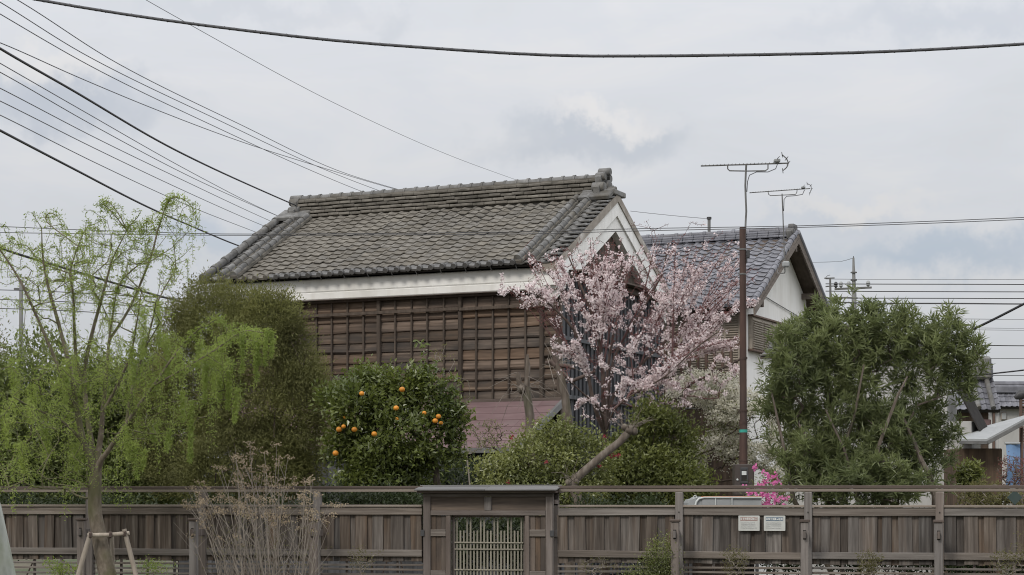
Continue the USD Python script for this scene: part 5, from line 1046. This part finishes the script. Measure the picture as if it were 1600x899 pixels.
shrub('low_hedge', 'low dark shrub seen through the lattice of the garden gate', 'hedge', 765, 30.2, [ell(735, 850, 40, 50, 30.2), ell(800, 850, 45, 50, 30.2)], 420, 12, .08, .075, .034, G['shade'], 53, stems=6)
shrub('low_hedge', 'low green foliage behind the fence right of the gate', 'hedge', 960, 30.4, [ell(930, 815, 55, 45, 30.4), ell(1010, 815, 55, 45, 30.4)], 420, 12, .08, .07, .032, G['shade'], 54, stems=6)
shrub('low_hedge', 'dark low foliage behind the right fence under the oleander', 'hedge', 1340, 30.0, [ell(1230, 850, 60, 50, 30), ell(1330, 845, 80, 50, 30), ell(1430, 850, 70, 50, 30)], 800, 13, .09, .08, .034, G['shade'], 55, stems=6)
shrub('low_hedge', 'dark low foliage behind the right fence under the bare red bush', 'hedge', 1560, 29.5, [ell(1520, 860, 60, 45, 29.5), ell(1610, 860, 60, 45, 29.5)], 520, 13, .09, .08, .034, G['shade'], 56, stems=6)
# --- oleander
rng = np.random.default_rng(61); z = 32.0; o = base(1350, z)
ol = thing('oleander', 'large grey-green oleander with narrow leaves filling the right side', 'shrub', o)
OE = [ell(1320, 560, 100, 90, z), ell(1240, 585, 58, 90, z, -.3), ell(1215, 655, 42, 75, z), ell(1335, 490, 42, 40, z), ell(1330, 480, 34, 34, z, -.2), ell(1295, 500, 30, 30, z, .2), ell(1265, 520, 45, 35, z, .4), ell(1395, 520, 45, 45, z, -.3), ell(1440, 580, 60, 75, z), ell(1480, 530, 42, 42, z), ell(1520, 560, 32, 45, z), ell(1500, 610, 30, 45, z, .2), ell(1340, 690, 130, 105, z), ell(1440, 690, 62, 95, z, .4), ell(1265, 735, 60, 55, z, -.4), ell(1350, 765, 150, 50, z, -.2)]
p, od = clumps(rng, OE, 2300, .30, .50, 2.6, .31, 7)
lowe = p[:, 2] < P(0, 650, z)[2]
per = 20; pp = np.repeat(p, per, 0); dd = np.repeat(unit(od * .45 + [0, 0, .75] + rng.normal(size=od.shape) * .25), per, 0)
along = rng.random((len(pp), 1)) ** .6 * .20; c = pp + dd * along + rng.normal(size=pp.shape) * .012
d = unit(dd * .55 + rdir(rng, len(pp)) * .75); k = .7 + .5 * rng.random(len(pp))
part(ol, 'foliage', shift(leaves(c, d, rdir(rng, len(pp)) + dd, .165 * k, .025 * k, .2, .45), o), G['oleander'], kind='stuff')
C0 = lambda a, b, dy: P(a, b, z + dy)
sk = Skeleton()
for bx_, dx in ((1290, -18), (1320, -6), (1345, 4), (1365, 14), (1390, 22), (1330, 30)): sk.line([base(bx_, z + rng.normal() * .2), base(bx_, z) + [dx * .01, 0, .5]], None, 2)
for pts in ([C0(1290, 800, .1), C0(1305, 740, .0), C0(1335, 650, -.6), C0(1350, 570, -.75)], [C0(1345, 800, -.5), C0(1332, 745, -.6), C0(1318, 700, -.7), C0(1290, 640, -.75)], [C0(1380, 790, -.4), C0(1372, 700, -.7), C0(1402, 620, -.8), C0(1418, 588, -.8)], [C0(1240, 780, -.4), C0(1225, 700, -.5), C0(1205, 610, -.5)]): sk.line([base(1340, z)] + pts, None, 3, [.05] + list(np.linspace(.042, .014, len(pts))))
st_ = sk.line([base(1462, z - .5), P(1461, 775, z - .5), P(1452, 742, z - .55), P(1441, 722, z - .55), P(1428, 690, z - .5), P(1410, 650, z - .4)], None, 3, [.06, .055, .05, .045, .035, .025])
sk.grow(p[::6] - od[::6] * .05, rng, .22, .06, .35); rr_ = sk.radii(.0055, .5, .06)
part(ol, 'stem', shift(sk.mesh(rr_, None, 5), o), M['bark'], smooth=60)

# --- cherry
rng = np.random.default_rng(71); z = 34.0; o = base(945, z)
ch = thing('cherry_tree', 'cherry tree in pale pink blossom before the storehouse gable', 'tree', o)
sk = Skeleton(); C = lambda a, b, dy=0.0: P(a, b, z + dy)
e = sk.line([o, C(946, 705), C(946, 680)], None, 4, [.09, .065, .056])
for pts, r_ in (([C(943, 625), C(942, 580), C(939, 545), C(925, 490), C(905, 440), C(888, 400)], .072), ([C(928, 635, -.3), C(915, 565, -.5), C(898, 515, -.7), C(865, 480, -.9), C(825, 450, -1)], .06),
                ([C(955, 620, .3), C(985, 590, .4), C(1010, 560, .5), C(1050, 525, .6), C(1100, 485, .7), C(1140, 450, .8)], .06), ([C(946, 600, .6), C(958, 520, .8), C(975, 460, 1), C(985, 400, 1.1)], .055),
                ([C(940, 640, -.5), C(905, 610, -.8), C(880, 585, -1)], .035), ([C(958, 640, -.3), C(990, 615, -.5), C(1040, 590, -.8), C(1085, 545, -1), C(1120, 520, -1.1)], .026), ([C(955, 560, .4), C(1000, 490, .6), C(1035, 430, .7), C(1045, 380, .7)], .045)):
    sk.line([sk.p[e]] + pts, e, 3, list(np.linspace(r_ * .68, .011, len(pts) + 1)))
CE = [ell(960, 490, 120, 80, z), ell(870, 460, 70, 50, z, -.6), ell(1065, 490, 85, 70, z, .3), ell(1000, 570, 85, 50, z), ell(890, 410, 62, 32, z), ell(1110, 450, 60, 48, z, .5), ell(1000, 430, 95, 38, z), ell(940, 640, 45, 25, z, -.4), ell(880, 555, 30, 30, z, -.8), ell(1140, 490, 40, 30, z), ell(820, 460, 35, 22, z, -.6), ell(1080, 590, 78, 46, z, -.4), ell(985, 625, 50, 34, z, -.5), ell(1130, 545, 40, 30, z, -.3), ell(860, 420, 50, 30, z, -.3), ell(1050, 405, 75, 32, z, .3), ell(1140, 415, 48, 42, z, .4), ell(945, 395, 60, 26, z), ell(1172, 455, 28, 40, z, .3), ell(1030, 620, 40, 30, z, -.6)]
vol = np.array([np.prod(q[1]) for q in CE]); pk = rng.choice(len(CE), 1000, p=vol / vol.sum())
tg = np.array([CE[k][0] + rdir(rng, 1)[0] * CE[k][1] * rng.random() ** .4 for k in pk]); tg = tg[meshkit.noise(tg * 1.3 + 40, 5) > .16]
fork = C(948, 640)
for k in range(150):                                    # straight rising shoots that give the crown its rays
    q = CE[rng.integers(len(CE))]; u_ = rdir(rng, 1)[0]; u_[2] = abs(u_[2]); t_ = q[0] + u_ * q[1] * .97; i_ = sk.near(fork + (t_ - fork) * (.42 + .3 * rng.random())); v_ = t_ - sk.p[i_]; last = i_
    for w_ in np.linspace(.12, 1, 9): last = sk.add(sk.p[i_] + v_ * w_ + [0, 0, .06 * math.sin(3.14 * w_)], last)
sk.grow(tg, rng, .13, .07, .5); n0 = len(sk.p)
ex = []                                                 # long bare shoots above the crown
for px, py in ((1010, 345), (1022, 360), (1045, 350), (1080, 348), (1102, 352), (1128, 365), (1160, 385), (985, 352), (905, 372), (940, 365), (820, 385), (835, 370), (785, 428), (1185, 420), (780, 455)): ex.append(C(px, py, rng.normal() * .4))
sk.grow(np.array(ex), rng, .15, .05, .1)
r = sk.radii(.0036, .44, .07); A = np.array(sk.p); par = np.array(sk.par)
part(ch, 'trunk', shift(tube([A[k] for k in range(e + 1)], [max(r[k], .05) for k in range(e + 1)], 10), o), M['dark_bark'], smooth=60)
for c_ in sk.chains[1:]: part(ch, 'branch', shift(sk.limb(c_, r), o), M['dark_bark'], smooth=60)
part(ch, 'twig', shift(sk.mesh(r, None, 4, sk.chains), o), M['cherry_twig'], kind='stuff')
i = np.where((par >= 0) & (r < .0125) & (np.arange(len(A)) < n0 + 60))[0]
bd = meshkit.noise(A[i] * 2.3 + 11, 9); pxs = A[i][:, 0] / A[i][:, 1] * F + 800; pys = HOR - (A[i][:, 2] - EYE) / A[i][:, 1] * F
wgt = np.clip((bd - .34) * 3.2, .02, 1) * np.clip((pys - 370) / 60, .10, 1)
j = rng.choice(i, 4900, p=wgt / wgt.sum())
cl = A[par[j]] + (A[j] - A[par[j]]) * rng.random((len(j), 1)) + rng.normal(size=(len(j), 3)) * .015
c = np.repeat(cl, 6, 0) + rdir(rng, len(cl) * 6) * (.012 + .038 * rng.random((len(cl) * 6, 1)))
part(ch, 'blossom', shift(flowers(c, c - np.repeat(cl, 6, 0) + rng.normal(size=c.shape) * .02, .020 * (.7 + .5 * rng.random(len(c)))), o), G['blossom'], kind='stuff')
jb = rng.choice(i, 11000); c = A[par[jb]] + (A[jb] - A[par[jb]]) * rng.random((len(jb), 1)) + rng.normal(size=(len(jb), 3)) * .022
part(ch, 'bud', shift(leaves(c, rdir(rng, len(c)) + [0, 0, .6], rdir(rng, len(c)), .034 * (.6 + .7 * rng.random(len(c))), .015, .25), o), G['bract'], kind='stuff')

# --- white plum
rng = np.random.default_rng(81); z = 34.8; o = base(1062, z)
pl = thing('white_plum_tree', 'small tree with greenish white blossom behind the rusty pole', 'tree', o)
sk = Skeleton(); C = lambda a, b, dy=0.0: P(a, b, z + dy); e = sk.line([o, C(1064, 740), C(1061, 690), C(1060, 650), C(1058, 625)], None, 3, [.11, .10, .085, .075, .07])
for pts in ([C(1045, 590, .2), C(1050, 560, .3)], [C(1080, 600, -.2), C(1120, 580, -.3), C(1160, 560, -.3)], [C(1100, 640, .3), C(1150, 640, .4), C(1190, 630, .4)]): sk.line([sk.p[e]] + pts, e, 3, [.055] + [.02] * len(pts))
PE = [ell(1095, 610, 65, 38, z), ell(1150, 655, 52, 62, z, -.2), ell(1110, 690, 60, 55, z), ell(1160, 710, 45, 50, z), ell(1080, 735, 50, 40, z), ell(1195, 650, 30, 70, z), ell(1210, 720, 30, 35, z)]
p, od = clumps(rng, PE, 420, .2, .3); sk.grow(p, rng, .15, .07, .3); r = sk.radii(.004, .46, .09)
part(pl, 'trunk', shift(tube([sk.p[k] for k in range(e + 1)], [max(r[k], .06) for k in range(e + 1)], 9), o), M['dark_bark'], smooth=60)
part(pl, 'branch', shift(sk.mesh(r, None, 4), o), M['dark_bark'])
A = np.array(sk.p); par = np.array(sk.par); i = np.where((par >= 0) & (r < .013))[0]; j = rng.choice(i, 7500)
cl = A[j] + rng.normal(size=(len(j), 3)) * .05; cl = cl[meshkit.noise(cl * 1.8 + 5, 4) > .33]; c = np.repeat(cl, 4, 0) + rng.normal(size=(len(cl) * 4, 3)) * .03
part(pl, 'blossom', shift(flowers(c, rdir(rng, len(c)) + [0, -.4, .2], .019 * (.7 + .5 * rng.random(len(c)))), o), G['plum'], kind='stuff')
j = rng.choice(i, 3000); c = A[j] + rng.normal(size=(len(j), 3)) * .09
part(pl, 'foliage', shift(leaves(c, rdir(rng, len(c)), rdir(rng, len(c)), .05, .024), o), G['shrub'], kind='stuff')

# --- pruned trees
def limb(t, o, pts, rad, m='bark', name='limb'): part(t, name, shift(tube(pts, rad, 11), o), M[m], smooth=60)
rng = np.random.default_rng(91); z = 30.9; o = base(914, z); C = lambda a, b, dy=0.0: P(a, b, z + dy)
pt = thing('pruned_tree', 'hard-pruned tree with one thick limb slanting up to the right behind the gate', 'tree', o)
limb(pt, o, [o, C(912, 830), C(906, 790), C(897, 765), C(893, 757)], [.12, .105, .09, .08, .075], name='trunk')
limb(pt, o, [C(893, 762), C(900, 748), C(918, 732), C(945, 709), C(968, 691), C(981, 677)], [.075, .07, .066, .062, .06, .066])
for a, b, r_ in ((984, 672, .085), (976, 668, .06), (991, 674, .065), (889, 755, .07), (900, 752, .06)):
    s = trimesh.creation.icosphere(2, r_); v = s.vertices; s.vertices = v * (1 + .5 * (meshkit.fbm(v * 14, 3)[:, None] - .5)) + C(a, b, -.02) - o; part(pt, 'knob', s, M['bark'], smooth=True)
a0, a1 = [], []
for cx, cy, n, sp, ln in ((984, 670, 26, 22, 36), (891, 752, 16, 20, 20)):
    for k in range(n):
        s = C(cx + rng.normal() * 3, cy, rng.normal() * .05); e_ = C(cx + rng.normal() * sp, cy - abs(rng.normal()) * ln * .55 - 4, rng.normal() * .3); m_ = (s + e_) / 2 + rng.normal(size=3) * .04; a0 += [s, m_]; a1 += [m_, e_]
part(pt, 'shoot', shift(sticks(a0, a1, .006, .003, 4), o), M['bark'], kind='stuff')
z = 37.0; o = base(828, z); C = lambda a, b, dy=0.0: P(a, b, z + dy)
pt = thing('pruned_tree', 'pollarded trunk ending in a pale broken spike before the clapboard wall', 'tree', o)
limb(pt, o, [o, C(829, 700), C(828, 650), C(823, 615), C(822, 605)], [.10, .095, .088, .083, .09], name='trunk'); limb(pt, o, [C(823, 612), C(824, 590), C(825, 572), C(824, 554)], [.06, .052, .045, .02]); limb(pt, o, [C(818, 612), C(811, 598), C(809, 582)], [.06, .05, .045])
s = trimesh.creation.icosphere(2, .11); v = s.vertices; s.vertices = v * (1 + .5 * (meshkit.fbm(v * 12, 3)[:, None] - .5)) + C(817, 608) - o; part(pt, 'knob', s, M['bark'], smooth=True)
a0, a1 = [], []
for k in range(30):
    s = C(818 + rng.normal() * 6, 607 + rng.normal() * 5); e_ = C(818 + rng.normal() * 34, 612 + rng.normal() * 26, rng.normal() * .4); m_ = (s + e_) / 2 + [0, 0, .1] + rng.normal(size=3) * .06; a0 += [s, m_]; a1 += [m_, e_]
part(pt, 'shoot', shift(sticks(a0, a1, .006, .003, 4), o), M['dry_stem'], kind='stuff')
z = 36.6; o = base(890, z); C = lambda a, b, dy=0.0: P(a, b, z + dy)
pt = thing('pruned_tree', 'leaning pollarded trunk with dark stub branches left of the cherry stem', 'tree', o)
limb(pt, o, [o, C(890, 710), C(888, 660), C(883, 620), C(876, 585), C(869, 568)], [.105, .098, .09, .078, .07, .06], name='trunk')
for pts, r_ in (([C(869, 572), C(860, 566), C(852, 568)], .06), ([C(870, 570), C(866, 555), C(864, 545)], .055), ([C(874, 578), C(893, 596), C(912, 588), C(930, 580)], .05), ([C(872, 572), C(885, 572), C(897, 576)], .05), ([C(868, 568), C(866, 548), C(869, 541)], .04)): limb(pt, o, pts, list(np.linspace(r_, r_ * .55, len(pts))), 'dark_bark')
a0, a1 = [], []
for k in range(30):
    s = C(870 + rng.normal() * 8, 570 + rng.normal() * 6); e_ = C(870 + rng.normal() * 30, 560 + rng.normal() * 26, rng.normal() * .4); a0.append(s); a1.append(e_)
part(pt, 'shoot', shift(sticks(a0, a1, .005, .003, 4), o), M['dry_stem'], kind='stuff')

# --- azalea, bare bushes, weeds
rng = np.random.default_rng(95); z = 30.2; o = base(1200, z)
az_, o = shrub('azalea_bush', 'azalea bush covered in magenta flowers right of the meter box', 'shrub', 1200, z, [ell(1200, 778, 36, 40, z), ell(1205, 835, 40, 45, z)], 260, 10, .06, .05, .02, G['shrub'], 96, stems=10)
for (px, py, rx, ry, n) in ((1200, 770, 26, 14, 26), (1180, 781, 16, 8, 10), (1212, 782, 18, 9, 14), (1198, 746, 9, 6, 6), (1180, 729, 3, 2, 2), (1210, 754, 6, 5, 4), (1188, 757, 6, 5, 3), (1205, 793, 30, 8, 10), (1197, 738, 4, 3, 1)):
    for k in range(n):
        a = rng.normal(size=2) * .55; c0 = P(px + rx * a[0] * 1.1, py + ry * a[1] * 1.1, z - .26 + rng.normal() * .08) - o; m_ = 5
        c = c0 + rng.normal(size=(m_, 3)) * .020; part(az_, 'flower', flowers(c, rng.normal(size=(m_, 3)) * .6 + [0, -.8, .25], .026 * (.7 + .5 * rng.random(m_))), G['azalea'])
def twiggy(name, label, catg, px, z, ells, n, stem, leaf, nleaf, ln, w, seed, tip=.004, spread=.03, leafy='foliage', pz=None):
    rng = np.random.default_rng(seed); o = base(px, z); t = thing(name, label, catg, o); sk = Skeleton()
    for k in range(5): sk.line([o + np.append(rng.normal(size=2) * .06, 0), o + np.append(rng.normal(size=2) * .12, .35)], None, 2)
    p, _ = clumps(rng, ells, n, .25, .25); sk.grow(p, rng, .12, .07, .15); r = sk.radii(tip, .42, .03); A = np.array(sk.p); par = np.array(sk.par)
    part(t, 'stem', shift(sk.mesh(r, None, 4), o), M[stem], kind='stuff')
    if nleaf:
        i = np.where((par >= 0) & (r < tip * 2.2))[0]; j = rng.choice(i, nleaf); c = A[j] + rng.normal(size=(nleaf, 3)) * spread
        part(t, leafy, shift(leaves(c, rdir(rng, nleaf) + [0, 0, .3], rdir(rng, nleaf), ln * (.6 + .7 * rng.random(nleaf)), w), o), leaf, kind='stuff')
    return t
twiggy('bare_bush', 'reddish bare-twigged bush at the right edge below the blue tarpaulin', 'shrub', 1580, 31.5, [ell(1582, 738, 34, 36, 31.5), ell(1600, 760, 30, 40, 31.5)], 260, 'bark', G['bract'], 700, .04, .016, 101)
twiggy('low_shrub', 'tan and green low shrub behind the right fence below the bare red bush', 'shrub', 1535, 30.6, [ell(1535, 775, 55, 28, 30.6), ell(1590, 785, 40, 25, 30.6)], 200, 'dry_stem', G['tan_leaf'], 2600, .06, .022, 102)
twiggy('low_shrub', 'small bright green shrub at the foot of the white outbuilding', 'shrub', 1512, 32.5, [ell(1514, 742, 20, 22, 32.5)], 60, 'dry_stem', G['shrub'], 1100, .09, .04, 103, spread=.06)
twiggy('bare_bush', 'thin leafless pale shoots before the clapboards right of the orange tree', 'shrub', 715, 36.0, [ell(690, 580, 30, 60, 36), ell(725, 620, 22, 45, 36), ell(740, 690, 35, 30, 36)], 60, 'dry_stem', G['tan_leaf'], 260, .05, .02, 104)
twiggy('bare_bush', 'fine bare twigs against the maroon lean-to roof', 'shrub', 770, 36.4, [ell(765, 680, 32, 34, 36.4)], 90, 'dark_bark', G['shrub'], 420, .04, .02, 105)
shrub('clipped_shrub', 'small leafy green shrub against the fence left of the notices', 'shrub', 1032, 26.9, [ell(1034, 872, 30, 34, 26.9), ell(1005, 905, 40, 22, 26.9), ell(1035, 930, 40, 60, 26.9)], 620, 13, .05, .034, .018, G['camellia'], 106, stems=12, gap=.2)
twiggy('weed', 'sparse tan weed in front of the fence below the notices', 'plant', 1150, 26.5, [ell(1148, 878, 26, 28, 26.5), ell(1150, 930, 22, 40, 26.5)], 120, 'dry_stem', G['tan_leaf'], 1200, .03, .012, 107, .0028)
twiggy('weed', 'low tan-green weed before the fence left of the last right-hand post', 'plant', 1358, 26.3, [ell(1358, 880, 22, 26, 26.3), ell(1358, 930, 20, 40, 26.3)], 90, 'dry_stem', G['tan_leaf'], 1300, .03, .014, 108, .0028)
twiggy('weed', 'tangled tan-green weed before the fence in the bottom right corner', 'plant', 1578, 25.6, [ell(1570, 882, 34, 26, 25.6), ell(1605, 870, 30, 40, 25.6), ell(1580, 930, 40, 40, 25.6)], 150, 'dry_stem', G['tan_leaf'], 1500, .03, .013, 109, .0028)
twiggy('weed', 'faint dry weed before the fence just left of the gate', 'plant', 565, 27.3, [ell(565, 875, 34, 26, 27.3), ell(560, 930, 30, 40, 27.3)], 90, 'dry_stem', G['tan_leaf'], 800, .028, .012, 110, .0026)
twiggy('weed', 'faint dry weed before the fence just right of the gate', 'plant', 945, 26.9, [ell(935, 885, 38, 20, 26.9), ell(940, 930, 34, 40, 26.9)], 80, 'dry_stem', G['tan_leaf'], 500, .026, .011, 111, .0026)
twiggy('weed', 'bright green weed at the foot of the willow prop', 'plant', 95, 27.3, [ell(95, 888, 34, 14, 27.3), ell(100, 930, 40, 35, 27.3)], 90, 'dry_stem', G['willow'], 1500, .05, .018, 112, .0028, .04)
twiggy('weed', 'green weed right of the willow prop before the fence', 'plant', 240, 27.3, [ell(235, 888, 40, 14, 27.3), ell(240, 930, 40, 35, 27.3)], 90, 'dry_stem', G['willow'], 1100, .04, .015, 113, .0028, .04)
# dry hydrangea-like shrub
rng = np.random.default_rng(121); z = 27.1; o = base(430, z); C = lambda a, b, dy=0.0: P(a, b, z + dy)
ds = thing('dry_shrub', 'leafless grey shrub with tan dried flower heads in front of the fence', 'shrub', o)
a0, a1, ra, rb, heads = [], [], [], [], []
for k in range(58):
    px = 418 + (rng.random() - .5) * 2 * 122 * (1 if rng.random() < .75 else 1.12); py = 668 + 80 * rng.random() + abs(px - 420) * .52 + rng.random() ** 2 * 90
    b = C(425 + (px - 425) * .30 + rng.normal() * 26, 1000, rng.normal() * .14); e_ = C(px, py, rng.normal() * .45); c1 = b + (e_ - b) * [.35, .4, .55] + rng.normal(size=3) * .03
    t_ = np.linspace(0, 1, 9)[:, None]; q = (1 - t_) ** 2 * b + 2 * t_ * (1 - t_) * c1 + t_ ** 2 * e_ + rng.normal(size=(9, 3)) * .008
    rr_ = np.linspace(.0085, .0028, 9); a0 += list(q[:-1]); a1 += list(q[1:]); ra += list(rr_[:-1]); rb += list(rr_[1:])
    heads.append(e_)
    for m_ in range(rng.integers(3, 8)):
        i = rng.integers(3, 8); e2 = q[i] + np.array([rng.normal() * .16, rng.normal() * .14, .16 + .28 * rng.random()]); a0.append(q[i]); a1.append(e2); ra.append(.0034); rb.append(.0018)
        if rng.random() < .62 and e2[2] > EYE - .35: heads.append(e2)
part(ds, 'stem', shift(sticks(a0, a1, ra, rb, 4), o), M['dry_stem'], kind='stuff')
h = np.array(heads); c = np.repeat(h, 20, 0) + rng.normal(size=(len(h) * 20, 3)) * [.042, .042, .018]
part(ds, 'flower_head', shift(leaves(c, rdir(rng, len(c)) + [0, 0, .5], rdir(rng, len(c)), .030, .024), o), G['dry'], kind='stuff')
wd_ = np.repeat(np.array(a1)[::2], 3, 0); wd_ = wd_[wd_[:, 2] < 1.9]; c = wd_ + rng.normal(size=wd_.shape) * .06
part(ds, 'young_leaf', shift(leaves(c, rdir(rng, len(c)) + [0, 0, .4], rdir(rng, len(c)), .035, .012), o), G['tan_leaf'], kind='stuff')
rng = np.random.default_rng(140); q = np.stack([rng.uniform(-70, 110, 5200), rng.uniform(120, 150, 5200), np.zeros(5200)], 1); q[:, 2] = rng.random(5200) * (2.0 + 3.0 * meshkit.noise(q * [.09, .09, 0], 3))
q = np.repeat(q, 8, 0) + rng.normal(size=(len(q) * 8, 3)) * .35
single('far_hedgerow', leaves(q, rdir(rng, len(q)) + [0, 0, .4], rdir(rng, len(q)), .55, .30), G['hedge'], 'low far-off line of trees and hedges along the horizon', 'trees', kind='stuff')
# grass in front of and behind the fence
rng = np.random.default_rng(131); n = 26000; gxy = np.stack([rng.uniform(-16, 18, n), rng.uniform(21, 38, n), np.zeros(n)], 1)
gxy = gxy[meshkit.noise(gxy * .5, 2) > .35]
single('grass', leaves(gxy, rng.normal(size=gxy.shape) * [.5, .5, 0] + [0, 0, 1], rdir(rng, len(gxy)), .10 + .14 * rng.random(len(gxy)), .012, .1, .3), G['grass'], 'short rough grass on the garden ground along the fence', 'grass', kind='stuff')
